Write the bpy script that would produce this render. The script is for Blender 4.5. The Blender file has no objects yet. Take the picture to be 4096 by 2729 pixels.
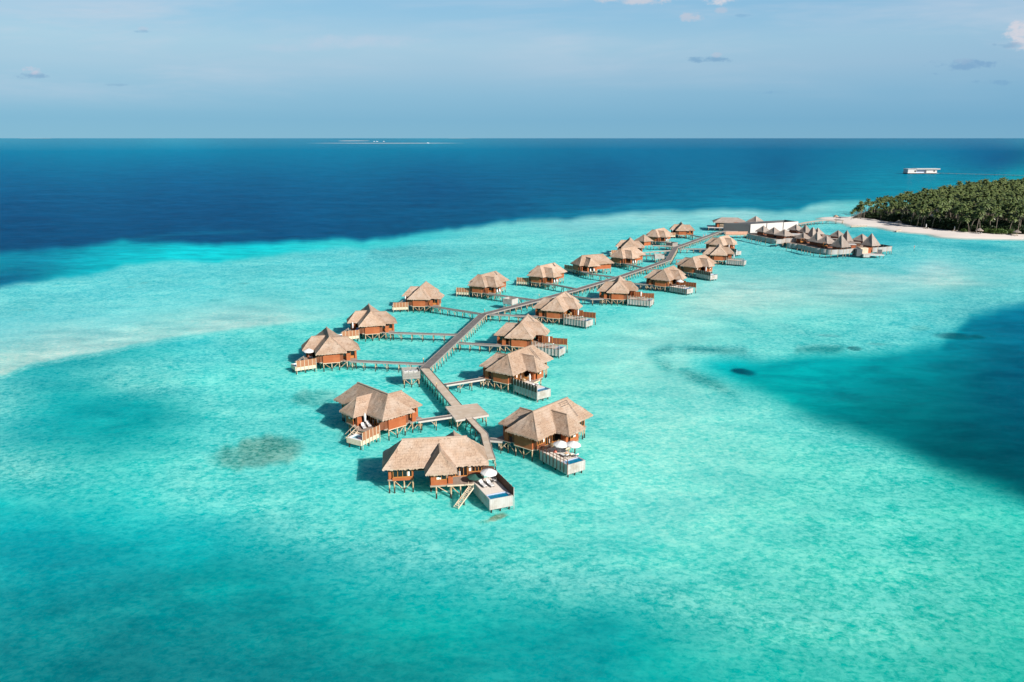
import bpy, bmesh, math, random
import numpy as np
from mathutils import Vector, Matrix, noise as mn
random.seed(7); np.random.seed(7)
R=math.radians
sc=bpy.context.scene
COL=bpy.data.collections.new('place'); sc.collection.children.link(COL)

# ------------------------------------------------------------------ survey: photo direction -> point of the real place
F=3183.; CX,CY,HOR=2048.,1364.5,551.; H=59.25
TH=math.atan((CY-HOR)/F); CT,ST=math.cos(TH),math.sin(TH)
def ray(u,v): return (u-CX, F*CT+(CY-v)*ST, -F*ST+(CY-v)*CT)
def W(u,v,z=0.):
    d=ray(u,v); t=(z-H)/d[2]; return (d[0]*t,d[1]*t)
def WZ(u,v,z=0.):
    x,y=W(u,v,z); return (x,y,z)
def height_at(p,v):                 # height above water seen at row v above ground point p
    d=ray(CX,v); u=F*0
    x,y=p[0],p[1]
    # y*CT-dz*ST = depth ; up=y*ST+dz*CT ; (CY-v)/F=up/depth
    k=(CY-v)/F
    dz=(k*y*CT-y*ST)/(CT+k*ST); return H+dz

# ------------------------------------------------------------------ materials
def mat(name):
    m=bpy.data.materials.new(name); m.use_nodes=True; nt=m.node_tree
    b=nt.nodes['Principled BSDF']; return m,nt,b
def N(nt,t,**k):
    n=nt.nodes.new(t)
    for a,v in k.items(): setattr(n,a,v)
    return n
def L(nt,a,b): nt.links.new(a,b)
def mixc(nt,fac,a,b,mode='MIX'):
    n=N(nt,'ShaderNodeMix',data_type='RGBA',blend_type=mode)
    for i,v in ((0,fac),(6,a),(7,b)):
        if isinstance(v,bpy.types.NodeSocket): L(nt,v,n.inputs[i])
        elif i==0: n.inputs[0].default_value=v
        else: n.inputs[i].default_value=(*v,1) if len(v)==3 else v
    return n.outputs[2]
def math_(nt,op,a,b=None,c=None,clamp=False):
    n=N(nt,'ShaderNodeMath',operation=op); n.use_clamp=clamp
    for i,v in enumerate((a,b,c)):
        if v is None: continue
        if isinstance(v,bpy.types.NodeSocket): L(nt,v,n.inputs[i])
        else: n.inputs[i].default_value=v
    return n.outputs[0]
def maprange(nt,v,a,b,c=0.,d=1.,smooth=False):
    n=N(nt,'ShaderNodeMapRange'); n.clamp=True
    if smooth: n.interpolation_type='SMOOTHSTEP'
    L(nt,v,n.inputs[0])
    for i,x in zip((1,2,3,4),(a,b,c,d)): n.inputs[i].default_value=x
    return n.outputs[0]
def noise_(nt,vec,scale,detail=3,rough=.55,dist=0.):
    n=N(nt,'ShaderNodeTexNoise'); L(nt,vec,n.inputs['Vector'])
    n.inputs['Scale'].default_value=scale; n.inputs['Detail'].default_value=detail
    n.inputs['Roughness'].default_value=rough; n.inputs['Distortion'].default_value=dist
    return n.outputs['Fac']
def mapping(nt,vec,scale=(1,1,1),rot=(0,0,0)):
    n=N(nt,'ShaderNodeMapping'); L(nt,vec,n.inputs['Vector']); n.inputs['Scale'].default_value=scale; n.inputs['Rotation'].default_value=rot
    return n.outputs[0]
def bump(nt,b,h,dist=.02,strength=.6):
    n=N(nt,'ShaderNodeBump'); L(nt,h,n.inputs['Height']); n.inputs['Distance'].default_value=dist; n.inputs['Strength'].default_value=strength
    L(nt,n.outputs[0],b.inputs['Normal']); return n
def sset(b,rough=.8,spec=.3):
    b.inputs['Roughness'].default_value=rough; b.inputs['Specular IOR Level'].default_value=spec

def wood(name,c1,c2,axis=0,plank=.15,rough=.75,gap=.35,weather=None,wamt=.5):
    """boards running along an axis, with gaps, grain and weathering; c1/c2 the two tones"""
    m,nt,b=mat(name); sset(b,rough,.25)
    tc=N(nt,'ShaderNodeTexCoord'); o=tc.outputs['Object']
    sp=N(nt,'ShaderNodeSeparateXYZ'); L(nt,o,sp.inputs[0])
    ax={'x':sp.outputs[0],'y':sp.outputs[1],'z':sp.outputs[2]}[axis] if isinstance(axis,str) else math_(nt,'ADD',sp.outputs[0],sp.outputs[1])
    q=math_(nt,'DIVIDE',ax,plank); fr=math_(nt,'FRACT',q); fl=math_(nt,'FLOOR',q)
    wn=N(nt,'ShaderNodeTexWhiteNoise',noise_dimensions='1D'); L(nt,fl,wn.inputs['W'])
    edge=maprange(nt,math_(nt,'ABSOLUTE',math_(nt,'SUBTRACT',fr,.5)),.42,.5)
    n1=noise_(nt,o,1.3,4,.6); n2=noise_(nt,o,9.,3,.6)
    f=math_(nt,'ADD',math_(nt,'MULTIPLY',wn.outputs[0],.45),math_(nt,'MULTIPLY',math_(nt,'ADD',math_(nt,'MULTIPLY',n1,.6),math_(nt,'MULTIPLY',n2,.4)),.75),clamp=True)
    c=mixc(nt,f,c1,c2)
    if weather: c=mixc(nt,math_(nt,'MULTIPLY',maprange(nt,noise_(nt,o,.6,5,.65),.45,.68),wamt),c,weather)
    c=mixc(nt,math_(nt,'MULTIPLY',edge,gap),c,tuple(x*.3 for x in c1))
    L(nt,c,b.inputs['Base Color']); bump(nt,b,math_(nt,'SUBTRACT',n2,edge),.015,.5)
    return m
def plain(name,c,var=.12,scale=3.,rough=.7,spec=.3,bumpd=.01):
    m,nt,b=mat(name); sset(b,rough,spec)
    tc=N(nt,'ShaderNodeTexCoord'); n=noise_(nt,tc.outputs['Object'],scale,4,.6)
    L(nt,mixc(nt,n,tuple(x*(1-var) for x in c),tuple(min(1,x*(1+var)) for x in c)),b.inputs['Base Color'])
    if bumpd: bump(nt,b,n,bumpd,.4)
    return m

M={}
M['orange']=wood('orange_timber',(.27,.065,.022),(.42,.115,.04),'z',.28,.6,.25,(.60,.25,.11),.25)
M['brown']=wood('brown_timber',(.15,.045,.02),(.22,.075,.035),0,.14,.7,.35,(.25,.13,.08),.4)
M['screen']=wood('screen_timber',(.27,.10,.045),(.40,.17,.085),0,.11,.7,.4,(.42,.26,.17),.4)
M['dark']=wood('dark_screen_timber',(.085,.045,.03),(.14,.075,.05),0,.11,.75,.4,(.20,.12,.08),.4)
M['frame']=plain('window_frame_timber',(.46,.18,.045),.2,4,.55)
M['deckbrown']=wood('terrace_boards',(.26,.19,.15),(.38,.29,.235),'x',.14,.8,.5,(.45,.38,.32),.5)
M['decksand']=wood('sun_deck_boards',(.70,.61,.53),(.82,.73,.65),'x',.14,.8,.15,(.85,.78,.70),.5)
M['fencepale']=wood('pale_fence_boards',(.30,.29,.28),(.40,.385,.37),0,.2,.75,.3,(.3,.27,.24),.35)
M['white']=wood('whitewashed_boards',(.38,.355,.33),(.52,.49,.465),0,.42,.7,.5,(.30,.235,.18),.75)
M['cream']=wood('cream_boards',(.58,.46,.33),(.72,.60,.46),0,.2,.75,.25,(.45,.29,.16),.45)
M['pathpale']=wood('pale_walkway_boards',(.46,.365,.275),(.61,.495,.385),'y',.2,.8,.3,(.74,.66,.57),.5)
M['pathgrey']=wood('grey_walkway_boards',(.12,.11,.105),(.185,.17,.165),'y',.2,.85,.35,(.28,.26,.25),.5)
M['curb']=plain('walkway_edge_timber',(.50,.44,.40),.25,2,.8)
M['curbgrey']=plain('greyed_edge_timber',(.31,.275,.255),.25,2,.8)
M['curbdark']=plain('dark_edge_timber',(.09,.075,.07),.25,2,.8)
M['fabric']=plain('white_canvas',(.66,.64,.63),.04,5,.85)
M['cushion']=plain('white_cushion',(.66,.64,.63),.05,5,.9)
M['greyfab']=plain('grey_wicker',(.13,.12,.12),.3,30,.8)
M['metal']=plain('grey_metal',(.25,.25,.25),.1,5,.4)
M['acwhite']=plain('white_enamel',(.80,.80,.79),.06,3,.5)
M['concrete']=plain('white_render',(.55,.52,.50),.06,.5,.8)
M['slate']=plain('dark_grey_cladding',(.09,.095,.10),.15,1.5,.8)
M['curtain']=plain('white_curtain',(.75,.73,.70),.1,6,.9)
M['sandmat']=None
M['tiles']=plain('pool_rim_tiles',(.46,.50,.60),.06,4,.4)
M['bolster']=plain('blue_towel',(.10,.22,.55),.1,5,.9)
M['straw']=plain('tan_mat',(.62,.45,.25),.15,6,.9)
M['redcloth']=plain('coral_cloth',(.80,.22,.16),.1,6,.9)
M['skin']=plain('skin',(.45,.25,.17),.05,5,.6)
M['hair']=plain('hair',(.05,.035,.03),.1,5,.7)

def m_post():
    m,nt,b=mat('weathered_pile'); sset(b,.8,.25)
    g=N(nt,'ShaderNodeNewGeometry'); sp=N(nt,'ShaderNodeSeparateXYZ'); L(nt,g.outputs['Position'],sp.inputs[0])
    n=noise_(nt,g.outputs['Position'],2.2,4,.65)
    zz=math_(nt,'ADD',sp.outputs[2],math_(nt,'MULTIPLY',math_(nt,'SUBTRACT',n,.5),1.1))
    dry=mixc(nt,maprange(nt,n,.38,.62),(.40,.21,.08),(.60,.47,.35))
    L(nt,mixc(nt,maprange(nt,zz,.3,.6,smooth=True),(.055,.04,.03),dry),b.inputs['Base Color']); return m
M['post']=m_post()
def m_thatch(name,ca,cb,cc):
    m,nt,b=mat(name); sset(b,.95,.1)
    uv=N(nt,'ShaderNodeUVMap'); uv.uv_map='UVMap'; v=uv.outputs[0]
    oi=N(nt,'ShaderNodeObjectInfo')
    va=N(nt,'ShaderNodeVectorMath',operation='ADD'); L(nt,v,va.inputs[0]); L(nt,math_(nt,'MULTIPLY',oi.outputs['Random'],57.),va.inputs[1]); vo=va.outputs[0]
    st=noise_(nt,mapping(nt,v,(7,1.2,1)),1.0,5,.7)
    st2=noise_(nt,mapping(nt,v,(26,3.5,1)),1.0,3,.7)
    pt=noise_(nt,mapping(nt,vo,(.35,.35,1)),1.0,5,.6)
    ck=noise_(nt,mapping(nt,vo,(1.7,1.7,1)),1.0,4,.7,.8)
    sp=N(nt,'ShaderNodeSeparateXYZ'); L(nt,v,sp.inputs[0])
    co=math_(nt,'FRACT',math_(nt,'ADD',math_(nt,'MULTIPLY',sp.outputs[1],1.9),math_(nt,'MULTIPLY',pt,1.5)))
    s=math_(nt,'ADD',math_(nt,'MULTIPLY',st,.55),math_(nt,'MULTIPLY',st2,.45))
    c=mixc(nt,maprange(nt,s,.40,.60),ca,cb)
    c=mixc(nt,math_(nt,'MULTIPLY',maprange(nt,pt,.42,.64),.75),c,cc)
    c=mixc(nt,math_(nt,'MULTIPLY',maprange(nt,co,.0,.18,1,0),.22),c,tuple(x*.35 for x in ca))
    c=mixc(nt,math_(nt,'MULTIPLY',maprange(nt,ck,.57,.66),.6),c,tuple(x*.45 for x in ca))
    hs=N(nt,'ShaderNodeHueSaturation'); L(nt,c,hs.inputs['Color'])
    L(nt,maprange(nt,oi.outputs['Random'],0,1,.90,1.17),hs.inputs['Value']); hs.inputs['Saturation'].default_value=1.0
    L(nt,hs.outputs[0],b.inputs['Base Color'])
    bump(nt,b,math_(nt,'ADD',s,math_(nt,'ADD',math_(nt,'MULTIPLY',co,.35),math_(nt,'MULTIPLY',ck,.6))),.10,.8); return m
M['thatch']=m_thatch('golden_thatch',(.262,.172,.119),(.47,.332,.243),(.45,.355,.288))
M['thatchgrey']=m_thatch('grey_thatch',(.24,.195,.165),(.36,.30,.26),(.35,.31,.28))
def m_glass():
    m,nt,b=mat('window_glass'); b.inputs['Base Color'].default_value=(.012,.014,.014,1); b.inputs['Roughness'].default_value=.08; return m
M['glass']=m_glass()
def m_pool():
    m,nt,b=mat('pool_water'); b.inputs['Roughness'].default_value=.05; b.inputs['IOR'].default_value=1.33
    g=N(nt,'ShaderNodeTexCoord'); n=noise_(nt,g.outputs['Object'],3,3,.6)
    L(nt,mixc(nt,n,(.0,.15,.28),(.0,.22,.38)),b.inputs['Base Color']); bump(nt,b,n,.03,.3); return m
M['pool']=m_pool()
def m_leaf(name,a,c,d):
    m,nt,b=mat(name); sset(b,.55,.35)
    g=N(nt,'ShaderNodeNewGeometry'); oi=N(nt,'ShaderNodeObjectInfo')
    n=noise_(nt,g.outputs['Position'],.35,3,.6)
    ri=N(nt,'ShaderNodeNewGeometry').outputs['Random Per Island']
    f=math_(nt,'ADD',math_(nt,'MULTIPLY',ri,.55),math_(nt,'MULTIPLY',oi.outputs['Random'],.45))
    c1=mixc(nt,f,a,c); c1=mixc(nt,maprange(nt,n,.55,.75),c1,d)
    L(nt,c1,b.inputs['Base Color'])
    return m
M['palm']=m_leaf('palm_fronds',(.045,.075,.022),(.115,.15,.045),(.17,.15,.055))
M['bush']=m_leaf('bush_leaves',(.035,.075,.018),(.11,.18,.035),(.09,.13,.03))
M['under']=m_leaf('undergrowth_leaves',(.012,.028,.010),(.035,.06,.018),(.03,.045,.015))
M['trunk']=plain('palm_trunk_bark',(.20,.165,.13),.3,2,.9)
def m_sand():
    m,nt,b=mat('coral_sand'); sset(b,.95,.1)
    g=N(nt,'ShaderNodeNewGeometry'); p=g.outputs['Position']; n=noise_(nt,p,.12,5,.6); n2=noise_(nt,mapping(nt,p,(.25,1,1)),.6,4,.7)
    c=mixc(nt,n,(.70,.62,.56),(.82,.755,.70)); c=mixc(nt,maprange(nt,n2,.60,.70,0,.5),c,(.30,.25,.20))
    sp=N(nt,'ShaderNodeSeparateXYZ'); L(nt,p,sp.inputs[0])
    c=mixc(nt,maprange(nt,sp.outputs[2],.0,.35),(.66,.60,.53),c); c=mixc(nt,maprange(nt,math_(nt,'MULTIPLY',sp.outputs[2],-1.),.02,.8),c,(.16,.66,.66))
    L(nt,c,b.inputs['Base Color']); bump(nt,b,n2,.15,.5); return m
M['sandmat']=m_sand()
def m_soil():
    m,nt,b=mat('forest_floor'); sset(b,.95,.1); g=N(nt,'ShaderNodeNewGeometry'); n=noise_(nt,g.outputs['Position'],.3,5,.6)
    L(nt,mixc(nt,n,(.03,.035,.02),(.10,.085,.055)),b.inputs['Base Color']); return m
M['soil']=m_soil()

# ------------------------------------------------------------------ mesh building
class MB:
    def __init__(s,S=1): s.v=[];s.f=[];s.uv=[];s.S=S
    def add(s,vs,fs,uvs=None):
        o=len(s.v); s.v+=[(x,y*s.S,z) for x,y,z in vs]
        for k,f in enumerate(fs):
            ff=[o+i for i in f]; u=uvs[k] if uvs else [(0,0)]*len(f)
            if s.S<0: ff=ff[::-1]; u=list(u)[::-1]
            s.f.append(ff); s.uv.append(u)
        return s
    def box(s,x0,x1,y0,y1,z0,z1):
        v=[(x0,y0,z0),(x1,y0,z0),(x1,y1,z0),(x0,y1,z0),(x0,y0,z1),(x1,y0,z1),(x1,y1,z1),(x0,y1,z1)]
        return s.add(v,[(3,2,1,0),(4,5,6,7),(0,1,5,4),(1,2,6,5),(2,3,7,6),(3,0,4,7)])
    def beam(s,p,q,w,h=None):
        h=h or w; p=Vector(p);q=Vector(q);d=(q-p).normalized()
        up=Vector((0,0,1)) if abs(d.z)<.95 else Vector((1,0,0))
        a=d.cross(up).normalized()*w/2; b=a.cross(d).normalized()*h/2
        v=[tuple(c+x) for c in (p,q) for x in (-a-b,a-b,a+b,-a+b)]
        return s.add(v,[(0,1,2,3),(7,6,5,4),(0,4,5,1),(1,5,6,2),(2,6,7,3),(3,7,4,0)])
    def cyl(s,p,q,r,r2=None,n=8,cap=True):
        r2=r if r2 is None else r2; p=Vector(p);q=Vector(q);d=(q-p).normalized()
        up=Vector((0,0,1)) if abs(d.z)<.95 else Vector((1,0,0)); a=d.cross(up).normalized(); b=a.cross(d)
        v=[]
        for c,rr in ((p,r),(q,r2)):
            for i in range(n):
                t=2*math.pi*i/n; v.append(tuple(c+a*math.cos(t)*rr+b*math.sin(t)*rr))
        f=[(i,(i+1)%n,n+(i+1)%n,n+i) for i in range(n)]
        if cap: f+=[tuple(range(n))[::-1],tuple(range(n,2*n))]
        return s.add(v,f)
    def prism(s,pts,z0,z1):          # plan polygon counter-clockwise
        n=len(pts); v=[(x,y,z0) for x,y in pts]+[(x,y,z1) for x,y in pts]
        return s.add(v,[tuple(range(n))[::-1],tuple(range(n,2*n))]+[(i,(i+1)%n,n+(i+1)%n,n+i) for i in range(n)])
    def wall(s,p,q,z0,z1,t=.1):       # upright slab between two plan points
        dx,dy=q[0]-p[0],q[1]-p[1]; l=math.hypot(dx,dy); nx,ny=-dy/l*t/2,dx/l*t/2
        return s.prism([(p[0]-nx,p[1]-ny),(q[0]-nx,q[1]-ny),(q[0]+nx,q[1]+ny),(p[0]+nx,p[1]+ny)],z0,z1)
    def build(s,name,m,parent=None,smooth=False):
        me=bpy.data.meshes.new(name); me.from_pydata(s.v,[],s.f); 
        ul=me.uv_layers.new(name='UVMap'); flat=[c for u in s.uv for p in u for c in p]
        ul.data.foreach_set('uv',flat)
        me.materials.append(M[m] if isinstance(m,str) else m)
        if smooth: me.polygons.foreach_set('use_smooth',[True]*len(me.polygons))
        me.update(); o=bpy.data.objects.new(name,me); COL.objects.link(o)
        if parent: o.parent=parent
        return o
def tag(o,label=None,cat=None,group=None,kind=None):
    if label: o['label']=label
    if cat: o['category']=cat
    if group: o['group']=group
    if kind: o['kind']=kind
    return o
def thing(name,label,cat,loc=(0,0,0),rz=0,group=None):
    o=bpy.data.objects.new(name,None); o.empty_display_size=.5; COL.objects.link(o); o.location=loc; o.rotation_euler=(0,0,rz)
    return tag(o,label,cat,group)
def copy_tree(o,parent=None):
    c=o.copy(); COL.objects.link(c); c.parent=parent
    for ch in list(o.children): copy_tree(ch,c)
    return c
def lerp(a,b,t): return tuple(a[i]+(b[i]-a[i])*t for i in range(len(a)))

def patch(mb,e0,e1,t0,t1,fringe=True,du=.5,amp=.12,seed=0.,sag=.15,u0=0.):
    """thatch slope from eave e0-e1 up to t0-t1, lumpy, with a ragged eave"""
    le=max((Vector(e1)-Vector(e0)).length,(Vector(t1)-Vector(t0)).length); ls=(Vector(lerp(t0,t1,.5))-Vector(lerp(e0,e1,.5))).length
    n=max(2,int(le/du)); m=max(2,int(ls/du)); vs=[];uv=[]
    for j in range(m+1):
        t=j/m
        for i in range(n+1):
            s=i/n; a=lerp(e0,e1,s); b=lerp(t0,t1,s); p=lerp(a,b,t)
            w=min(1,t*4)*min(1,(1-t)*5)
            q=Vector((p[0]+seed,p[1],p[2]))
            dz=(mn.noise(q*.9)*.9+mn.noise(q*2.3)*.6)*amp*w - sag*4*t*(1-t)*min(1,4*s*(1-s)*3)
            vs.append((p[0],p[1],p[2]+dz)); 
            uu=u0+(Vector(p)-Vector(e0)).dot((Vector(e1)-Vector(e0)).normalized()); uv.append((uu,t*ls))
    F_=[];U=[]
    for j in range(m):
        for i in range(n):
            q=(j*(n+1)+i,j*(n+1)+i+1,(j+1)*(n+1)+i+1,(j+1)*(n+1)+i)
            F_.append(q);U.append([uv[k] for k in q])
    mb.add(vs,F_,U)
    if fringe:
        k=max(4,int(le/.16)); out=Vector((e1[1]-e0[1],-(e1[0]-e0[0]),0)).normalized()
        top=[];bot=[];inn=[]
        for i in range(k+1):
            p=Vector(lerp(e0,e1,i/k)); top.append(tuple(p))
            d=.15+random.random()*.26
            bot.append(tuple(p+out*(.04+random.random()*.06)+Vector((0,0,-d))))
            inn.append(tuple(p-out*.55+Vector((0,0,-.06))))
        vs=top+bot+inn; F_=[];U=[]
        for i in range(k):
            for r in (0,1):
                q=(r*(k+1)+i,(r+1)*(k+1)+i,(r+1)*(k+1)+i+1,r*(k+1)+i+1)
                F_.append(q);U.append([(u0+(a%(k+1))*le/k,-.3*(a//(k+1))) for a in q])
        mb.add(vs,F_,U)

# ------------------------------------------------------------------ the villas
LX,LY,RX,ZE,ZR=9.12,4.02,5.55,4.55,8.27
FL=2.05
def v_roof(S):
    mb=MB(S); e=[(-LX,-LY,ZE),(LX,-LY,ZE),(LX,LY,ZE),(-LX,LY,ZE)]; r0,r1=(-RX,0,ZR),(RX,0,ZR)
    patch(mb,e[0],e[1],r0,r1,seed=S); patch(mb,e[1],e[2],r1,r1,seed=S); patch(mb,e[2],e[3],r1,r0,seed=S); patch(mb,e[3],e[0],r0,r0,seed=S)
    # rolled ridge
    n=26
    for i in range(n):
        a=-RX-.15+(2*RX+.3)*i/n; b=-RX-.15+(2*RX+.3)*(i+1)/n
        mb.beam((a,0,ZR+.02+mn.noise(Vector((a,S,0)))*.05),(b,0,ZR+.02+mn.noise(Vector((b,S,0)))*.05),.34,.16)
    mb.add([(-LX+.5,-LY+.5,ZE-.08),(LX-.5,-LY+.5,ZE-.08),(LX-.5,LY-.5,ZE-.08),(-LX+.5,LY-.5,ZE-.08)],[(3,2,1,0)])
    return mb
def v_wing(S,back):
    mb=MB(S)
    if not back:
        c,w,ye,yp,zp,yi,yt=.77,2.67,-7.16,-4.5,7.42,-3.7,-.6
        e0,e1=(c-w,ye,ZE),(c+w,ye,ZE); p=(c,yp,zp); q=(c,yt,zp)
        patch(mb,e0,e1,p,p,seed=5); patch(mb,e1,(c+w,yi,ZE),p,q,seed=5); patch(mb,(c-w,yi,ZE),e0,q,p,seed=5)
        mb.add([(c-w+.5,ye+.5,ZE-.1),(c+w-.5,ye+.5,ZE-.1),(c+w-.5,yi+.4,ZE-.1),(c-w+.5,yi+.4,ZE-.1)],[(3,2,1,0)])
    else:
        c,w,ye,yp,zp,yi,yt=3.71,3.14,7.7,4.71,7.52,3.7,.5
        e0,e1=(c+w,ye,ZE),(c-w,ye,ZE); p=(c,yp,zp); q=(c,yt,zp)
        patch(mb,e0,e1,p,p,seed=9); patch(mb,e1,(c-w,yi,ZE),p,q,seed=9); patch(mb,(c+w,yi,ZE),e0,q,p,seed=9)
        mb.add([(c-w+.5,yi-.4,ZE-.1),(c+w-.5,yi-.4,ZE-.1),(c+w-.5,ye-.5,ZE-.1),(c-w+.5,ye-.5,ZE-.1)],[(3,2,1,0)])
    mb.beam((c,yp-.1 if not back else yp+.1,zp+.03),(c,yt,zp+.03),.26,.14)
    return mb
def window(S,parent,p,q,z0,z1,n=2,frame='frame',out=1,curtain=None):
    """glazed opening between plan points p,q; frame a part, pane and curtain its sub-parts"""
    dx,dy=q[0]-p[0],q[1]-p[1]; l=math.hypot(dx,dy); ux,uy=dx/l,dy/l; nx,ny=uy*out,-ux*out
    P=lambda t,o:(p[0]+ux*t+nx*o,p[1]+uy*t+ny*o)
    mb=MB(S)
    for k in range(n+1):
        t=l*k/n; t=min(max(t,.045),l-.045); a,b=P(t-.045,.05),P(t+.045,.05); mb.wall(a,b,z0,z1,.14)
    for z in (z0,z1-.12): mb.wall(P(.12,.05),P(l-.12,.05),z,z+.12,.11)
    o=mb.build('window_frame',frame,parent)
    g=MB(S); g.wall(P(.1,.0),P(l-.1,.0),z0+.1,z1-.1,.04); g.build('pane','glass',o)
    if curtain:
        for (a,b,ca,cb) in curtain:
            c=MB(S); c.wall(P(l*a,.045),P(l*b,.045),z0+(z1-z0)*ca,z0+(z1-z0)*cb,.03); c.build('curtain','curtain',o)
    return o
def piles(S,parent,pts,z=1.9,braces=()):
    for x,y in pts:
        mb=MB(S); a,b=random.uniform(-.04,.04),random.uniform(-.04,.04)
        mb.cyl((x+a,y+b,-1.6),(x,y,z-.35),.14,.13,8); mb.box(x-.09,x+.09,y-.09,y+.09,z-.36,z); mb.build('stilt','post',parent)
    for p,q in braces:
        mb=MB(S); mb.cyl((*p,1.75) if len(p)==2 else p,(*q,.15) if len(q)==2 else q,.075,.075,6); mb.build('brace','post',parent)
def villa_core(S,name='thatched_villa'):
    t=thing(name,'','villa')
    v_roof(S).build('roof','thatch',t)
    v_wing(S,0).build('wing_roof','thatch',t); v_wing(S,1).build('wing_roof','thatch',t)
    # floors
    mb=MB(S); mb.box(2.5,8.25,-3.1,3.1,1.88,FL); mb.box(-1.15,2.49,-6.25,3.1,1.88,FL); mb.box(-8.3,-3.8,-3.0,3.1,1.88,FL); mb.box(-3.79,-1.16,.6,3.1,1.88,FL)
    mb.box(1.4,8.6,3.11,6.75,1.88,FL-.02); mb.build('floor','deckbrown',t)
    mb=MB(S)
    for x0,x1,y in [(-8.2,-3.9,-2.6),(-8.2,-3.9,2.6),(2.6,8.2,-2.6),(2.6,8.2,2.6),(-1.1,2.4,-6.0),(-1.1,2.4,-3.2),(1.5,8.4,4.0),(1.5,8.4,6.4)]:
        mb=MB(S); mb.box(x0,x1,y-.08,y+.08,1.7,1.875); mb.build('joist','cream',t)
    # walls
    zt=ZE-.1
    mb=MB(S)   # end wall and the bedroom block
    for a_,b_,z_ in (((8.1,-3.0),(8.1,3.0),zt),((2.7,3.0),(8.02,3.0),zt),((5.6,-2.95),(8.02,-2.95),2.75),((-1.0,-2.9),(-1.0,2.9),zt)):
        mb=MB(S); mb.wall(a_,b_,FL,z_,.14); mb.build('wall','brown',t)
    mb=MB(S)   # projecting panel box on the end wall
    mb.box(8.18,8.55,-2.2,2.15,1.85,3.9); mb.build('wall_panel','orange',t)
    mb=MB(S); mb.box(8.16,8.62,-2.28,2.23,1.70,1.84); mb.build('sill_beam','cream',t)
    mb=MB(S)   # orange walls of the wing and the bath block
    mb.wall((-1.0,-6.1),(1.75,-6.1),1.86,2.95,.14); mb.wall((-1.0,-6.1),(-.15,-6.1),2.95,zt,.14); mb.build('wing_wall','orange',t)
    for nm_,a_,b_,z0_,z1_,t_ in (('wing_wall',(-1.0,-6.02),(-1.0,-3.0),1.86,zt,.14),('wing_wall',(1.95,-5.6),(2.75,-5.6),1.86,4.1,.5),('wing_wall',(2.6,-5.3),(2.6,-4.6),FL,zt,.14),
        ('bath_wall',(-8.15,-2.6),(-7.55,-2.6),1.95,zt,.14),('bath_wall',(-7.5,-2.95),(-3.95,-2.95),1.88,2.45,.16),('bath_wall',(-3.95,-2.85),(-3.95,2.9),1.95,zt,.14),('bath_wall',(-8.15,-2.5),(-8.15,2.9),1.95,zt,.14),
        ('rear_wall',(-8.1,3.0),(.8,3.0),1.95,zt,.16),('rear_wall',(1.5,3.1),(1.5,6.5),1.95,zt,.14),('entrance_panel',(1.55,6.55),(3.3,6.55),1.9,zt,.18),('entrance_panel',(6.0,6.5),(6.55,6.5),1.9,zt,.5)):
        mb=MB(S); mb.wall(a_,b_,z0_,z1_,t_); mb.build(nm_,'orange',t)
    mb=MB(S); mb.wall((8.15,3.9),(8.15,4.9),1.75,3.95,.35); mb.build('entrance_screen','orange',t)
    # glazing
    window(S,t,(-7.4,-2.95),(-4.05,-2.95),2.46,zt,4,curtain=[(.03,.28,.68,.95),(.72,.86,.1,.5)])
    window(S,t,(-.1,-6.1),(1.7,-6.1),2.96,zt-.25,2,curtain=[(.05,.3,.05,.4),(.33,.48,.05,.35)])
    window(S,t,(2.7,-2.95),(5.5,-2.95),FL,zt,4,curtain=[(.45,.55,.0,.4)])
    window(S,t,(5.65,-2.95),(8.0,-2.95),2.76,zt,4,curtain=[(.03,.2,.1,.6)])
    window(S,t,(6.0,3.15),(6.0,6.2),2.6,zt,3); window(S,t,(5.8,6.5),(3.4,6.5),FL,zt,2,out=-1)
    w_=MB(S); w_.box(6.0,6.1,3.15,6.2,FL,2.58); w_.build('window_sill','frame',t)
    # piles
    X=[(8.35,-2.1),(8.35,0),(8.35,1.95),(5.4,-2.8),(5.4,2.8),(-8.05,-2.7),(-7.2,-2.85),(-5.5,-2.85),(-4.0,-2.85),(-8.05,2.8),(-4.0,2.8),(-5.9,2.8),(-.9,-3.1),(-.1,-6.0),(2.3,-5.7),(.8,-3.),(-.9,2.8),(2.6,2.8),(1.7,6.4),(5.9,6.4),(8.3,6.3),(3.8,6.4),(8.2,4.0)]
    B=[((8.35,-2.0),(8.35,-.15)),((8.35,1.85),(8.35,.15)),((-7.1,-2.85),(-5.65,-2.85)),((-4.1,-2.85),(-5.35,-2.85)),((.1,-6.0),(2.2,-5.7)),((8.3,6.2),(8.2,4.1)),((1.8,6.4),(3.7,6.4)),((5.8,6.4),(3.9,6.4)),((-8.05,2.7),(-5.95,2.8)),((-4.1,2.8),(-5.8,2.8)),((8.25,4.0),(8.35,2.1))]
    piles(S,t,X,1.72,B)
    return t
AB=R(15.7)
def deck_pts(A,length,width):
    d=(math.sin(AB),-math.cos(AB)); n=(-math.cos(AB),-math.sin(AB))   # along the fence, and inwards
    f=lambda a,b:(A[0]+d[0]*a+n[0]*b,A[1]+d[1]*a+n[1]*b)
    return f
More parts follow.
